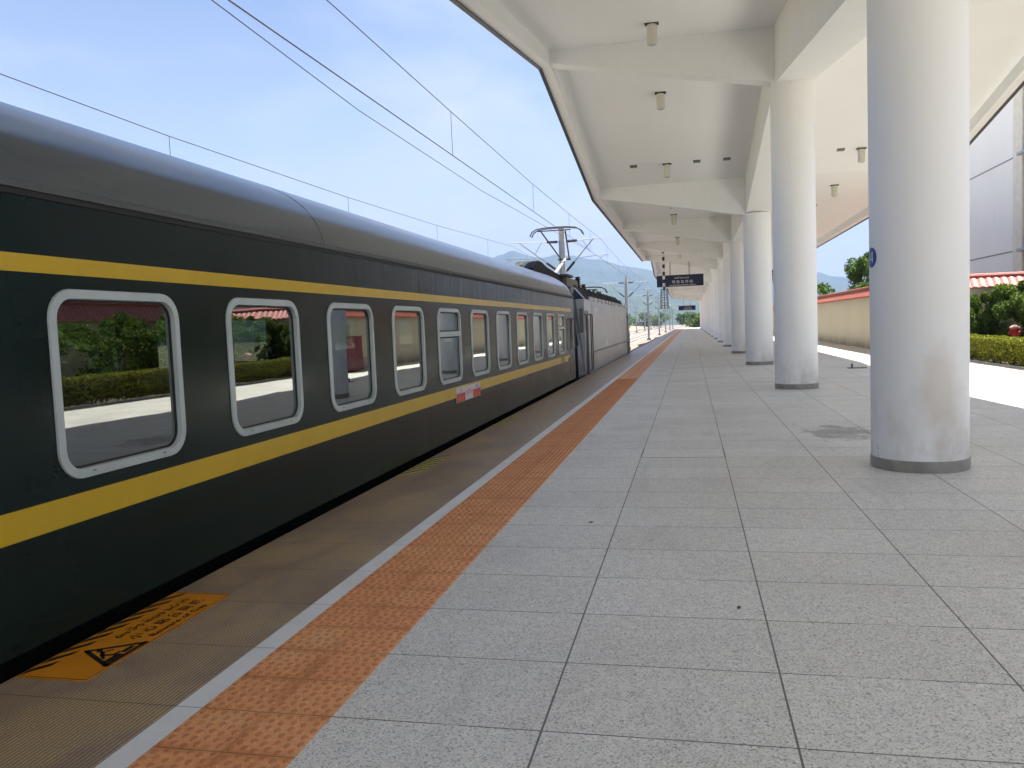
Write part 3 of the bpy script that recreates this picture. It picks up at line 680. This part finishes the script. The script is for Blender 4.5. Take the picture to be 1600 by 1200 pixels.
def cab(ya, yb, s):
    # side profile in (y, z): nose slopes back above the waist
    pr = [(ya, -.1), (ya-s*.12, .9), (ya+s*.12, 1.0), (ya+s*.75, 2.6), (ya+s*1.0, 2.81), (yb, 2.81), (yb, -.1)]
    if s < 0: pr = pr
    mb = MB()
    Lf = [(2*XC-XSL, y, z) for y, z in pr]; Rt = [(XSL, y, z) for y, z in pr]
    def inset(P, k): return [((XC+(p[0]-XC)*k) if p[2] > 2.45 else p[0], p[1], p[2]) for p in P]
    mb.loft([inset(Lf, .8), inset(Rt, .8)], True, True); return mb.build('cab', M_cab, loco)
cb = cab(LA, CL, 1); cb2 = cab(LB, CF, -1)
MB().quad((XC-1.1, LA+.2, 1.25), (XC+1.1, LA+.2, 1.25), (XC+1.0, LA+.64, 2.35), (XC-1.0, LA+.64, 2.35)).build('windscreen', M_gask, cb)
MB().box(XSL+.001, XSL+.006, LA+.55, LA+1.35, 1.35, 2.1).build('cab_side_window', M_gask, cb)
MB().box(XSL+.001, XSL+.006, LB-1.35, LB-.6, 1.35, 2.1).build('cab_side_window', M_gask, cb2)
# roof: slanting louvred sides and flat top
rf = MB().loft([[(XSL-.02, y, LT), (XSL-.5, y, 2.86), (2*XC-XSL+.5, y, 2.86), (2*XC-XSL+.02, y, LT)] for y in (CL+.8, CF-.3)], True, True).build('roof', M_louv, loco)
MB().loft([[(XSL-.001, y, LT), (XSL-.35, y, 2.82), (2*XC-XSL+.35, y, 2.82), (2*XC-XSL+.001, y, LT)] for y in (CL, CL+.8)], True, True).build('roof_shoulder', M_cab, loco)
y = CL+1.2
while y < CF-.6:
    MB().tube([(XSL+.0, y, LT+.03), (XSL-.48, y, 2.93)], .04, 5).build('roof_strut', M_dark, rf); y += 1.35
M_vent = simple('pale_vent', (.6, .6, .6), .5); y = CL+1.35
while y < CF-1.2: MB().box(XSL-.05, XSL+.03, y, y+.95, LT-.03, LT+.11).build('side_vent', M_vent, rf); y += 1.35
tr = MB().box(XSL+.001, XSL+.008, CL+2.2, CF, .62, .66); tr.box(XSL+.001, XSL+.006, CL+2.1, CL+2.14, -.05, LT-.1); tr.build('panel_seam', simple('seam_grey', (.06, .06, .065), .5), loco)
MB().box(XSL+.001, XSL+.007, CL+.15, CL+.95, -.05, 2.05).build('cab_door', M_cab, loco)
for yy_ in (CL+.02, CL+1.1, CL+1.55, CF+.0, CF+.95):
    MB().tube([(XSL, yy_, .05), (XSL+.07, yy_, .1), (XSL+.07, yy_, 1.9), (XSL, yy_, 1.95)], .022, 6).build('handrail', M_dark, loco)
MB().box(XSL-.3, XSL+.06, CL+.1, CL+1.0, -.3, -.12).build('cab_step', M_under, loco)
MB().box(XC-1.4, XSL-.08, LA+.2, LB-.2, -.75, -.081).build('underframe', M_under, loco)
MB().box(XC-1.1, XC+1.1, LA-.25, LA, -.55, .1).build('coupler', M_under, loco)
bogie(LA+4.4, loco, 3.6, .6); bogie(LB-4.4, loco, 3.6, .6)
# roof equipment
eq = MB(); ym = [(24.7, 3.4), (25.1, 3.58), (25.6, 3.67), (26.2, 3.66), (27.2, 3.56), (30.4, 3.42), (30.4, 2.8), (24.9, 2.8)]
eq.prism(ym, 'x', XC-.45, XC+.2)
eq.build('roof_fairing', M_louv, loco, smooth=False)
eq = MB().tube([(XC-.3, 22.9, 3.34), (XC-.25, 24.0, 3.4), (XC-.2, 25.6, 3.6)], .06, 6).build('cable_bar', M_dark, loco)
M_ins = simple('brown_insulator', (.11, .055, .035), .3); M_tan = simple('tan_resistor', (.3, .25, .18), .6)
MB().box(XC-.3, XC+.35, 30.5, 33.6, 2.8, 3.4).build('roof_box', M_tan, loco)
for (x, y, h) in ((XC+.3, 34.0, .75), (XC+.35, 35.4, .5), (XC-.2, 33.9, .5), (XC+.2, 38.3, .35), (XC+.1, 36.6, .3)):
    rr = []
    for k in range(9): rr += [(.06, k/9*h), (.13, (k+.4)/9*h), (.13, (k+.6)/9*h)]
    MB().lathe((x, y, 2.85), rr+[(.05, h)], 12).build('insulator', M_ins if h < .7 else M_bluedark, loco)
# pantographs
def pantograph(yh, zh, yk, zk, yb, zb, name):
    P = MB().box(XC-.5, XC+.5, yb-.7, yb+.7, zb, zb+.08).build(name, M_dark, loco)
    MB().tube([(XC-.1, yb-.2, zb+.1), (XC+.08, yk, zk)], [.07, .05], 8).build('lower_arm', simple('arm_grey', (.3, .3, .29), .5), P)
    u = MB().tube([(XC-.08, yk, zk), (XC-.6, yh, zh-.1)], .03, 6).tube([(XC+.24, yk, zk), (XC+.12+.2, yh, zh-.1)], .03, 6).tube([(XC-.2, yk, zk), (XC+.3, yk, zk)], .05, 6); u.build('upper_arm', M_dark, P)
    hd = MB()
    for dy in (-.18, .18):
        hd.tube([(XC-1.0, yh+dy, zh-.28), (XC-.92, yh+dy, zh-.12), (XC-.75, yh+dy, zh-.02), (XC-.4, yh+dy, zh+.02), (XC, yh+dy, zh+.025), (XC+.4, yh+dy, zh+.02), (XC+.75, yh+dy, zh-.02), (XC+.92, yh+dy, zh-.12), (XC+1.0, yh+dy, zh-.28)], .024, 6)
    hd.tube([(XC-.7, yh-.18, zh-.1), (XC+.55, yh-.18, zh-.1)], .022, 6).tube([(XC-.6, yh-.18, zh-.1), (XC-.6, yh+.18, zh-.06)], .02, 5).tube([(XC+.45, yh-.18, zh-.1), (XC+.45, yh+.18, zh-.06)], .02, 5)
    hd.build('collector_head', M_dark, P)
pantograph(30.8, 5.26, 32.2, 4.2, 30.6, 3.4, 'pantograph')
pantograph(39.2, 3.35, 43.0, 3.25, 41.0, 2.9, 'pantograph')

# ------------------------------------------------------------------ overhead line
M_wire = simple('dark_wire', (.05, .05, .055), .5, .3)
CZ = 5.285
def cat(xc, pts, drops, cz, label, extra=None):
    t = thing('overhead_line', label, 'overhead wire', (xc, 0, cz), 'overhead contact lines')
    MB().tube([(xc, -10, cz), (xc, 46, cz), (xc, 400, cz)], .0095, 6).build('contact_wire', M_wire, t)
    MB().tube(pts, .008, 6).build('messenger_wire', M_wire, t)
    def mz(y):
        for a, b_ in zip(pts[:-1], pts[1:]):
            if a[1] <= y <= b_[1]: return a[2]+(b_[2]-a[2])*(y-a[1])/(b_[1]-a[1])
    for y in drops: MB().tube([(xc, y, cz), (xc, y, mz(y))], .006, 5).build('dropper', M_wire, t)
    if extra: MB().tube(extra, .007, 5).build('second_contact_wire', M_wire, t)
def span(x, z0, knots):
    pts = [(x, y, z) for y, z in knots]; y = knots[-1][0]
    while y < 380:
        for k in range(1, 11): 
            u_ = k/10; pts.append((x, y+50*u_, z0-.42*4*u_*(1-u_)))
        y += 50
    return pts
cat(-4.85, span(-4.85, 6.4, [(-8, 6.38), (2, 6.28), (11.1, 6.25), (16.9, 6.2), (26.2, 6.16), (36, 6.25), (46, 6.4)]), [8, 17, 26.2, 34.2, 41.5]+[50+8*i for i in range(14)], CZ, 'overhead contact wire and messenger above the green train',
    [(-4.7, 0, 5.3), (-5.02, 8.2, 5.29), (-5.3, 13, 5.29), (-5.4, 21.5, 5.29), (-4.95, 40, 5.3)])
cat(-9.8, span(-9.8, 6.2, [(-8, 5.75), (2, 5.6), (10.3, 5.6), (14.4, 5.56), (22.9, 5.62), (31.6, 5.78), (46, 6.2)]), [5, 14.4, 22.9, 31.6, 40]+[50+8*i for i in range(14)], 5.1, 'overhead line of the second track, its droppers passing behind the coach roof')
cat(-14.8, span(-14.8, 6.2, [(-8, 5.75), (2, 5.6), (20, 5.6), (46, 6.2)]), [60+10*i for i in range(10)], 5.1, 'farthest overhead line, above the third track left of the masts')
M_mast = simple('galvanised_mast', (.4, .41, .41), .5, .2, var=.1, scale=1); M_insb = simple('black_insulator', (.02, .02, .025), .35)
def mast(x, y, spans, label, top=7.05):
    t = thing('catenary_mast', label, 'catenary mast', (x, y, -1.5), 'masts of the overhead line')
    mb = MB()
    mb.box(x-.16, x-.145, y-.15, y+.15, -1.5, top).box(x+.145, x+.16, y-.15, y+.15, -1.5, top).box(x-.145, x+.145, y-.012, y+.012, -1.5, top); mb.build('mast_post', M_mast, t)
    MB().box(x-.35, x+.35, y-.35, y+.35, -1.56, -1.2).build('footing', M_conc, t)
    for tx in spans:
        s = 1 if tx > x else -1; xe = tx+s*.15
        c1 = MB().tube([(x+s*.13, y, 6.3), (xe, y, 6.4)], .03, 6).tube([(x+s*.13, y, 4.55), (tx-s*.35, y, 6.38)], .035, 6).tube([(x+s*1.15, y, 6.34), (x+s*1.55, y, 5.7)], .022, 5)
        c1.build('cantilever', M_mast, t)
        MB().tube([(x+s*.25, y, 6.305), (x+s*.85, y, 6.325)], .075, 8).build('insulator', M_insb, t)
        a = Vector((x+s*.13, y, 4.55)); b_ = Vector((tx-s*.35, y, 6.38)); MB().tube([a.lerp(b_, .06), a.lerp(b_, .33)], .07, 8).build('insulator', M_insb, t)
        MB().tube([(x+s*1.0, y, 5.35), (tx+s*.5, y, 5.5)], .018, 5).tube([(tx+s*.5, y, 5.5), (tx, y, 5.3)], .014, 5).build('steady_arm', M_mast, t)
mast(-6.97, 46, (-4.85, -9.8), 'nearest pale catenary mast with arms to both sides, behind the locomotive pantograph')
od = ['second', 'third', 'fourth', 'fifth', 'sixth', 'seventh']
for i in range(6): mast(-7.3, 97+50*i, (-4.85, -9.8), '%s catenary mast from the camera in the row beyond the locomotive' % od[i])
for i in range(7): mast(-17.3, 70+50*i, (-14.8, -19.8), '%s catenary mast of the outer row left of the second track' % (['nearest']+od)[i])

# ------------------------------------------------------------------ right side: kerb, hedge, walls, building
M_soil = simple('planting_soil', (.09, .065, .04), .95, var=.3, scale=3)
struct(MB().box(8.301, 60, PY0, 300, -1.6, -.02).build('right_ground', M_soil))
struct(MB().box(8.301, 8.36, PY0, 31.0, -.019, .06).build('planting_kerb', M_conc))
def leafmat(name, a, b_, c):
    n = N(name, .65, a, spec=.12); k = n.noise(1.6, 4, .6); f = n.noise(23, 2)
    cc = n.mix(n.ramp(k, [(.35, 0.), (.65, 1.)]), a, b_); cc = n.mix(n.ramp(f, [(.5, 0.), (.68, 1.)]), cc, c); n.color(cc)
    t = n.t; tl = t.nodes.new('ShaderNodeBsdfTranslucent'); ms = t.nodes.new('ShaderNodeMixShader'); ms.inputs[0].default_value = .3
    t.links.new(cc, tl.inputs[0]); o = t.nodes['Material Output']; t.links.new(n.p.outputs[0], ms.inputs[1]); t.links.new(tl.outputs[0], ms.inputs[2]); t.links.new(ms.outputs[0], o.inputs[0]); return n.m
M_hedge = leafmat('hedge_leaves', (.1, .125, .012), (.15, .16, .014), (.26, .25, .02)); M_bush = leafmat('shrub_leaves', (.04, .085, .012), (.075, .13, .016), (.17, .22, .025))
M_tree = leafmat('tree_leaves', (.045, .095, .015), (.075, .14, .02), (.12, .19, .03)); M_bark = simple('bark', (.12, .09, .065), .9, var=.3, scale=5)
M_fartree = leafmat('far_tree_leaves', (.05, .09, .02), (.09, .14, .03), (.16, .2, .05))
def leaf(mb, p, s, rnd, up=.0):
    a = Vector((rnd.gauss(0, 1), rnd.gauss(0, 1), rnd.gauss(0, 1)+up)).normalized(); b_ = a.cross(Vector((rnd.random()-.5, rnd.random()-.5, rnd.random()-.5))).normalized(); c2 = a.cross(b_)
    w_, l = s*.32, s*.62
    mb.quad(tuple(p-b_*l), tuple(p+c2*w_-b_*l*.1), tuple(p+b_*l), tuple(p-c2*w_+b_*l*.1))
def hedge(x0, x1, y0, y1, h, n_, seed, label):
    rnd = random.Random(seed); mb = MB()
    for i in range(n_):
        y = rnd.uniform(y0, y1); hh = h+.05*noise.noise(Vector((y*1.3, 3, seed)))+.03*noise.noise(Vector((y*5, 1, seed)))
        t = rnd.random()
        if t < .45: p = Vector((x0+.06*noise.noise(Vector((y*2, seed, 0)))+abs(rnd.gauss(0, .06)), y, rnd.uniform(.08, hh)))
        elif t < .9: p = Vector((rnd.uniform(x0, x1), y, hh-abs(rnd.gauss(0, .05))))
        else: p = Vector((x1-abs(rnd.gauss(0, .06)), y, rnd.uniform(.08, hh)))
        leaf(mb, p, rnd.uniform(.04, .075), rnd, .5)
    t = thing('clipped_hedge', label, 'hedge', ((x0+x1)/2, (y0+y1)/2, 0)); mb.build('foliage', M_hedge, t)
    st_ = MB()
    for i in range(int((y1-y0)*3)):
        y = y0+.2+i/3; st_.tube([((x0+x1)/2+rnd.uniform(-.1, .1), y, -.02), ((x0+x1)/2+rnd.uniform(-.25, .25), y+rnd.uniform(-.2, .2), h-.12)], .018, 4)
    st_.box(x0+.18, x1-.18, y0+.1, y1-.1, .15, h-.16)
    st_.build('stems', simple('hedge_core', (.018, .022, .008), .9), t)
hedge(8.42, 9.2, 7, 31.2, .75, 42000, 3, 'long low clipped yellow green hedge along the sunlit edge of the platform')
def shrub(name, x, y, rx, ry_, h, n_, seed, label, mat, ls=.1, group=None, trunk=.1, z0=0., crownfrom=.1, cat='shrub', lobes=9):
    rnd = random.Random(seed); t = thing(name, label, cat, (x, y, z0), group)
    cl = [(x+rnd.uniform(-.62, .62)*rx, y+rnd.uniform(-.62, .62)*ry_, z0+h*rnd.uniform(crownfrom+.15, .84), rnd.uniform(.28, .5)*(1 if lobes < 13 else .55)) for _ in range(lobes)]
    cl += [(x, y, z0+h*(crownfrom+1)/2, .55), (x+rnd.uniform(-.2, .2)*rx, y, z0+h*.87, .3 if lobes < 13 else .14), (x+rnd.uniform(-.5, .5)*rx, y, z0+h*.8, .2)]
    mb = MB(); hc = h*(1-crownfrom)/2
    for i in range(n_):
        c = rnd.choice(cl); d = Vector((rnd.gauss(0, 1), rnd.gauss(0, 1), rnd.gauss(0, 1))).normalized()*(rnd.random()**.33)
        p = Vector((c[0]+d.x*c[3]*rx, c[1]+d.y*c[3]*ry_, c[2]+d.z*c[3]*hc*1.1))
        if p.z > z0+.03: leaf(mb, p, ls*rnd.uniform(.6, 1.3), rnd, .4)
    mb.build('crown' if cat == 'tree' else 'foliage', mat, t)
    tk = MB().tube([(x, y, z0-.1), (x+.05*rx, y, z0+h*.35), (x-.03*rx, y+.02, z0+h*.7)], [trunk, trunk*.7, trunk*.3], 7)
    for c in cl[:7]: tk.tube([(x+.03*rx, y, z0+h*rnd.uniform(.2, .45)), (c[0], c[1], c[2])], [trunk*.4, trunk*.12], 5)
    tk.build('trunk' if cat == 'tree' else 'stem', M_bark, t); return t
shl = ['tall dark green shrub behind the hedge, nearest the first column', 'broad leafy green shrub behind the red hydrant', 'rounded shrub with pale new leaves against the tiled wall', 'dense shrub at the end of the hedge beside the yellow wall', 'leafy shrub behind the near part of the hedge', 'shrub behind the hedge, closest to the camera', 'bushy shrub behind the middle of the hedge', 'shrub with bright top behind the hedge, right of the nearest column']
sp_ = [(10.9, 30.4, 1.3, 1.2, 2.3), (11.2, 28.6, 1.4, 1.6, 2.3), (12.0, 30.0, 1.1, 1.4, 2.4), (9.75, 30.8, .85, .7, 2.0), (11.0, 18.6, 1.4, 1.8, 2.3), (10.9, 11.4, 1.4, 1.9, 2.5), (11.1, 22.4, 1.3, 1.7, 2.2), (11.5, 25.7, 1.4, 1.5, 2.45)]
for i, (x, y, rx, ry_, h) in enumerate(sp_): shrub('shrub', x, y, rx*1.15, ry_*1.1, h*1.14, 15000, 20+i, shl[i], M_bush, .085, 'shrubs between hedge and wall', .05, 0, -.1, 'shrub', 26)
shrub('shrub', 11.0, 15.0, 1.3, 1.6, 2.0, 7000, 60, 'reddish green shrub behind the near hedge', leafmat('red_leaves', (.09, .03, .015), (.14, .05, .02), (.1, .12, .02)), .1, 'shrubs between hedge and wall', .05, 0, -.1)
# frangipani with long leaves
fr_ = thing('frangipani', 'small plant with long radiating leaves rising above the shrubs at the right edge', 'plant', (10.55, 25.6, 0))
rnd = random.Random(5); fo = MB(); stm = MB()
for (bx, by, bz) in ((10.5, 25.4, 2.35), (10.7, 25.2, 2.15), (10.45, 25.9, 2.2), (10.8, 25.6, 2.5)):
    stm.tube([(10.6, 25.6, 0), (10.6, 25.6, 1.0), (bx, by, bz)], [.05, .04, .025], 6)
    for i in range(16):
        a = rnd.uniform(0, 6.28); el = rnd.uniform(-.2, .9); d = Vector((math.cos(a)*math.cos(el), math.sin(a)*math.cos(el), math.sin(el))); s = Vector((-math.sin(a), math.cos(a), 0))*.035
        p = Vector((bx, by, bz)); l = rnd.uniform(.28, .42); mid = p+d*l*.55; tip = p+d*l+Vector((0, 0, -.08))
        fo.quad(tuple(p), tuple(mid+s), tuple(tip), tuple(mid-s))
fo.build('leaves', M_bush, fr_); stm.build('stem', M_bark, fr_)
# hydrant
M_red = simple('hydrant_red', (.45, .02, .025), .4, var=.1); hy = thing('fire_hydrant', 'red fire hydrant standing behind the hedge', 'hydrant', (9.75, 28.0, 0))
MB().lathe((9.75, 28, 0), [(.14, 0), (.14, .05), (.1, .07), (.1, .85), (.13, .88), (.13, .95)], 16).build('barrel', M_red, hy, smooth=True)
MB().lathe((9.75, 28, .95), [(.15, 0), (.15, .04), (.1, .08), (.04, .1), (.04, .13)], 16).build('bonnet', simple('hydrant_bonnet', (.5, .25, .22), .5), hy, smooth=True)
MB().tube([(9.58, 28, .82), (9.92, 28, .82)], .05, 10).build('outlet', M_red, hy)
cab_ = thing('red_cabinet', 'maroon cabinet standing against the cream wall behind the nearest column', 'cabinet', (7.6, 32.5, 0))
MB().box(7.35, 7.86, 31.8, 33.4, .04, 1.5).build('case', simple('maroon_paint', (.16, .01, .02), .4), cab_)
MB().box(7.335, 7.349, 31.85, 32.59, .1, 1.44).build('door', simple('maroon_door', (.19, .012, .025), .35), cab_); MB().box(7.335, 7.349, 32.61, 33.35, .1, 1.44).build('door', bpy.data.materials['maroon_door'], cab_)
# tiled walls
n = N('cream_render', .8, (.5, .42, .28)); a = n.noise(.7, 6, .65); b_ = n.noise(5, 5, .6, (1, 1, .15)); Z = n.xyz()[2]
c = n.mix(n.ramp(a, [(.35, 0.), (.75, .5)]), (.64, .57, .42), (.54, .48, .35)); c = n.mix(n.math('MULTIPLY', n.ramp(Z, [(.05, 1.), (.5, 0.)]), n.ramp(b_, [(.35, .1), (.6, .8)])), c, (.25, .2, .14)); n.color(c); M_cream2 = n.m
n = N('red_roof_tile', .55, (.3, .06, .04)); a = n.noise(1.5, 5, .6); f = n.noise(9, 4)
n.color(n.mix(n.ramp(f, [(.5, 0.), (.8, .5)]), n.mix(n.ramp(a, [(.3, 0.), (.7, 1.)]), (.46, .13, .1), (.34, .1, .075)), (.55, .32, .26))); M_tile = n.m
def tiled_wall(axis, fixed, a, b_, h, cap, label, pitch=.24):
    t = thing('boundary_wall', label, 'wall', ((fixed, (a+b_)/2, 0) if axis == 'y' else ((a+b_)/2, fixed, 0)))
    T = (lambda p, s: (fixed+p, s)) if axis == 'y' else (lambda p, s: (s, fixed+p))
    th = .2
    w_ = MB()
    if axis == 'y': w_.box(fixed, fixed+th, a, b_, -.1, h)
    else: w_.box(a, b_, fixed, fixed+th, -.1, h)
    w_.build('wall_face', M_cream2, t)
    c = MB(); ov = .22; n_ = int((b_-a)/pitch)
    for side in (-1, 1):
        for i in range(n_):
            s0 = a+i*pitch; pts = []
            rings = [[], []]
            for j in range(7):
                u_ = j/6; s = s0+u_*pitch; bump = .045*math.sin(u_*math.pi)
                for e_, (off, z) in enumerate(((0, h+cap), (ov+th/2, h-.02))):
                    x, y = T(th/2+side*off, s); rings[e_].append((x, y, z+bump))
            c.loft(rings, False)
            # scalloped end
            x, y = T(th/2+side*(ov+th/2), s0); x2, y2 = T(th/2+side*(ov+th/2), s0+pitch)
            c.quad((x, y, h-.02), (x2, y2, h-.02), (x2, y2, h-.06), (x, y, h-.06))
    p = T(th/2, a); q = T(th/2, b_)
    c.tube([(p[0], p[1], h+cap+.04), (q[0], q[1], h+cap+.04)], .07, 8)
    c.build('tile_coping', M_tile, t)
    return t
tiled_wall('y', 7.9, 31.6, 150, 2.36, .36, 'cream boundary wall with red tile coping beside the platform beyond the hedge')
tiled_wall('x', 31.6, 7.9, 13.0, 2.36, .36, 'short return of the cream wall turning away from the platform at the hedge end')
tiled_wall('y', 12.9, -4, 31.6, 2.4, .55, 'cream wall with red tile coping behind the shrubs and the hedge')
# tall building
n = N('pale_grey_render', .75, (.62, .64, .66)); a = n.noise(.4, 5); s = n.noise(3, 5, .6, (1, 1, .1))
c = n.mix(n.ramp(a, [(.35, 0.), (.75, .4)]), (.8, .785, .75), (.72, .71, .68)); c = n.mix(n.ramp(s, [(.6, 0.), (.85, .35)]), c, (.4, .4, .39)); n.color(c); M_bld = n.m
M_bcream = simple('cream_trim', (.66, .62, .52), .7, var=.08, scale=2); M_ac = simple('air_conditioner_white', (.6, .6, .58), .5)
BX = 20.0; 
def bz(z): return 1.5866+(z-1.5866)*BX/14
BYE = 40.27*BX/14
bl = thing('tall_building', 'tall pale grey building with floor lines and air conditioner ledges at the right edge', 'building', (BX+6, 70, 0))
MB().box(BX, BX+14, BYE, 86, -.1, 21).build('facade', M_bld, bl)
ln = MB()
for z in (bz(8.15), bz(4.08), bz(12.2)): ln.box(BX-.03, BX, BYE-.1, 86, z-.04, z+.04)
ln.build('floor_lines', simple('floor_line_grey', (.2, .21, .23), .6), bl)
MB().box(BX-.08, BX+.6, BYE-1.3, BYE-.001, -.1, 21).build('corner_pilaster', M_bcream, bl)
MB().box(BX+1.6, BX+14, BYE-14, BYE-.001, -.1, 20).build('recessed_wall', M_bcream, bl)
M_ledge = simple('ledge_blue_grey', (.3, .33, .38), .6); M_gr = simple('ac_grille', (.1, .1, .11), .5)
for z in (bz(8.15), bz(4.08), bz(12.2)):
    MB().box(BX-.35, BX+1.599, BYE-8, BYE-1.301, z-.12, z+.04).build('ledge', M_ledge, bl)
    for k in range(2):
        y = BYE-3.0-k*2.2
        ac = MB().box(BX+.0, BX+.45, y, y+1.3, z+.041, z+1.15).build('air_conditioner', M_ac, bl)
        g = MB()
        for q in range(8): g.box(BX-.03, BX-.001, y+.12+q*.14, y+.17+q*.14, z+.1, z+1.05)
        g.build('grille', M_gr, ac)
for xx, yy_ in ((BX-.12, BYE-1.6), (BX+.2, BYE-4.3)): MB().tube([(xx, yy_, 0), (xx, yy_, 20)], .09, 8).build('drain_pipe', M_bcream, bl)
wn = MB()
for z in (bz(5.0), bz(9.2)): wn.box(BX+1.57, BX+1.599, BYE-7, BYE-5.4, z, z+1.6)
wn.build('window', M_gask, bl)

# trees behind the wall and far away
shrub('tree', 11.9, 60, 2.2, 2.4, 6.2, 9000, 91, 'green tree rising above the wall left of the nearest column', M_tree, .17, None, .16, 0, .2, 'tree', 30)
shrub('tree', 10.9, 57, 1.5, 1.8, 3.7, 4000, 92, 'small bush like tree just above the tile coping', M_tree, .16, None, .1, 0, .3, 'tree', 7)
shrub('tree', 9.6, 66, 1.3, 1.3, 4.3, 500, 93, 'sparse young tree behind the cream wall near the second column', M_tree, .2, None, .06, 0, .55, 'tree', 5)
far = [(-30, 190, 9), (-38, 205, 8), (-27, 225, 8.5), (-45, 240, 10), (-33, 262, 9), (-24, 280, 8), (-50, 290, 11), (-40, 315, 10), (-26, 335, 9), (-58, 345, 12), (-34, 375, 11), (-22, 400, 10), (-48, 420, 12), (-16, 450, 11)]
od2 = ['nearest', 'second nearest', 'third', 'fourth', 'fifth', 'sixth', 'seventh', 'eighth', 'ninth', 'tenth', 'eleventh', 'twelfth', 'thirteenth', 'farthest']
for i, (x, y, h) in enumerate(far):
    shrub('tree', x, y, h*.62, h*.6, h*.8, 1500, 200+i, '%s of the trees beyond the tracks, left of the vanishing rails' % od2[i], M_fartree, .75, 'trees beyond the tracks', .2, -1.75, .1, 'tree', 10)
fr2 = [(4.5, 215, 6), (9, 235, 7.5), (1.5, 262, 6.5), (7, 290, 9), (14, 300, 10), (-2, 330, 8)]
for i, (x, y, h) in enumerate(fr2):
    shrub('tree', x, y, h*.6, h*.6, h*.85, 1500, 300+i, '%s of the trees beyond the end of the platform' % od2[i], M_fartree, .6, 'trees past the platform end', .2, -1.75, .1, 'tree', 10)
# trees on the far left, seen through the coach
for i in range(9): shrub('tree', -40-6*(i % 3), 4+i*13, 5, 6, 8, 1100, 400+i, 'tree across the tracks behind the coach, number %s from the near end' % ['one','two','three','four','five','six','seven','eight','nine'][i], M_fartree, .9, 'trees across the tracks', .2, -1.75, .05, 'tree', 9)
# earth bank and pale hut beyond the tracks
bk = MB(); rings = []
for i in range(60):
    y = 110+i*6; hgt = 1.0+.8*noise.noise(Vector((y*.03, 0, 0)))
    rings.append([(-24, y, -1.7), (-27, y, -1.2+hgt*.6), (-31, y, -1.3+hgt), (-45, y, -1.4+hgt), (-60, y, -1.76)])
bk.loft(rings, False); struct(bk.build('earth_bank', simple('bare_earth', (.36, .22, .12), .95, var=.3, scale=.3)))
hut = thing('pale_hut', 'small pale hut among the trees beyond the tracks', 'building', (-36, 250, -1.7))
MB().box(-40, -32, 247, 253, -1.75, 2.6).build('wall', simple('hut_wall', (.7, .7, .68), .7), hut); MB().prism([(-40.5, 2.6), (-31.5, 2.6), (-36, 4.4)], 'y', 246.5, 253.5).build('roof', simple('hut_roof', (.45, .5, .5), .6), hut)

# ------------------------------------------------------------------ hills
prof_az = [(-75, 2.0), (-50, 3.0), (-30, 3.6), (-18, 4.2), (-14.5, 4.6), (-13.4, 4.95), (-12.5, 5.2), (-12.0, 5.35), (-11.3, 5.05), (-10.8, 4.92), (-10, 4.8), (-9.2, 4.95), (-8.5, 4.9), (-7.5, 4.72), (-6.8, 4.55), (-5.9, 4.5), (-5.2, 4.2), (-4.3, 3.95), (-3.3, 3.8), (-2, 3.4), (-.5, 2.95), (1, 2.6), (3, 2.3), (5, 2.35), (7, 2.8), (8.2, 2.9), (9, 2.6), (10.2, 2.4), (14, 2.0), (25, 1.8), (60, 1.4)]
def P(az):
    for (a, e1), (b_, e2) in zip(prof_az[:-1], prof_az[1:]):
        if a <= az <= b_: t = (az-a)/(b_-a); return e1+(e2-e1)*t
    return 1.4
mb = MB(); rings = []; NA = 520; rs = [700, 850, 950, 1050, 1150, 1250, 1350, 1450, 1550, 1650, 1750, 1850, 1950, 2050, 2200, 2400]
for r_ in rs:
    row = []
    for i in range(NA+1):
        az = -60+105*i/NA; a = R(az); x = r_*math.sin(a); y = r_*math.cos(a)
        pk = math.tan(R(P(az)))*1900
        t = (r_-1900)/560; base = pk*math.exp(-t*t*1.6)
        t2 = (r_-1200)/260; base = max(base, pk*.42*(1+.5*noise.noise(Vector((az*.09, 7, 0))))*math.exp(-t2*t2))
        nz_ = noise.fractal(Vector((x*.006, y*.006, 0)), .9, 2.1, 5)
        fn = noise.fractal(Vector((x*.05, y*.05, 3)), .8, 2, 3)
        amp = .16 if abs(r_-1900) > 120 else .02
        z = base*(1+amp*nz_)+fn*(2.2 if base > 12 else 0)-1.9
        if r_ > 1950: z -= (r_-1950)*.05
        if r_ <= 700: z = -2.2
        row.append((x, y, z))
    rings.append(row)
mb.loft(rings, False)
n = N('forested_hill', .95, (.05, .08, .04)); a = n.noise(.012, 8, .65); f = n.noise(.08, 4, .7)
n.color(n.mix(n.ramp(f, [(.35, 0.), (.7, .7)]), n.ramp(a, [(.3, (.018, .035, .028)), (.55, (.035, .06, .035)), (.75, (.07, .085, .055))]), (.015, .03, .022))); n.bump(f, .8, 6)
struct(mb.build('hills', n.m, None, smooth=True, sharp=80))

# ------------------------------------------------------------------ haze
hz = MB().box(-3000, 3000, -280, 2900, -2.9, 300).build('haze', bpy.data.materials.new('haze_air'))
hm = hz.data.materials[0]; hm.use_nodes = True; t = hm.node_tree; t.nodes.clear(); o = t.nodes.new('ShaderNodeOutputMaterial'); v = t.nodes.new('ShaderNodeVolumePrincipled')
v.inputs['Color'].default_value = (.3, .42, .77, 1); v.inputs['Density'].default_value = .00034; v.inputs['Anisotropy'].default_value = .2
t.links.new(v.outputs[0], o.inputs['Volume']); hz['kind'] = 'stuff'
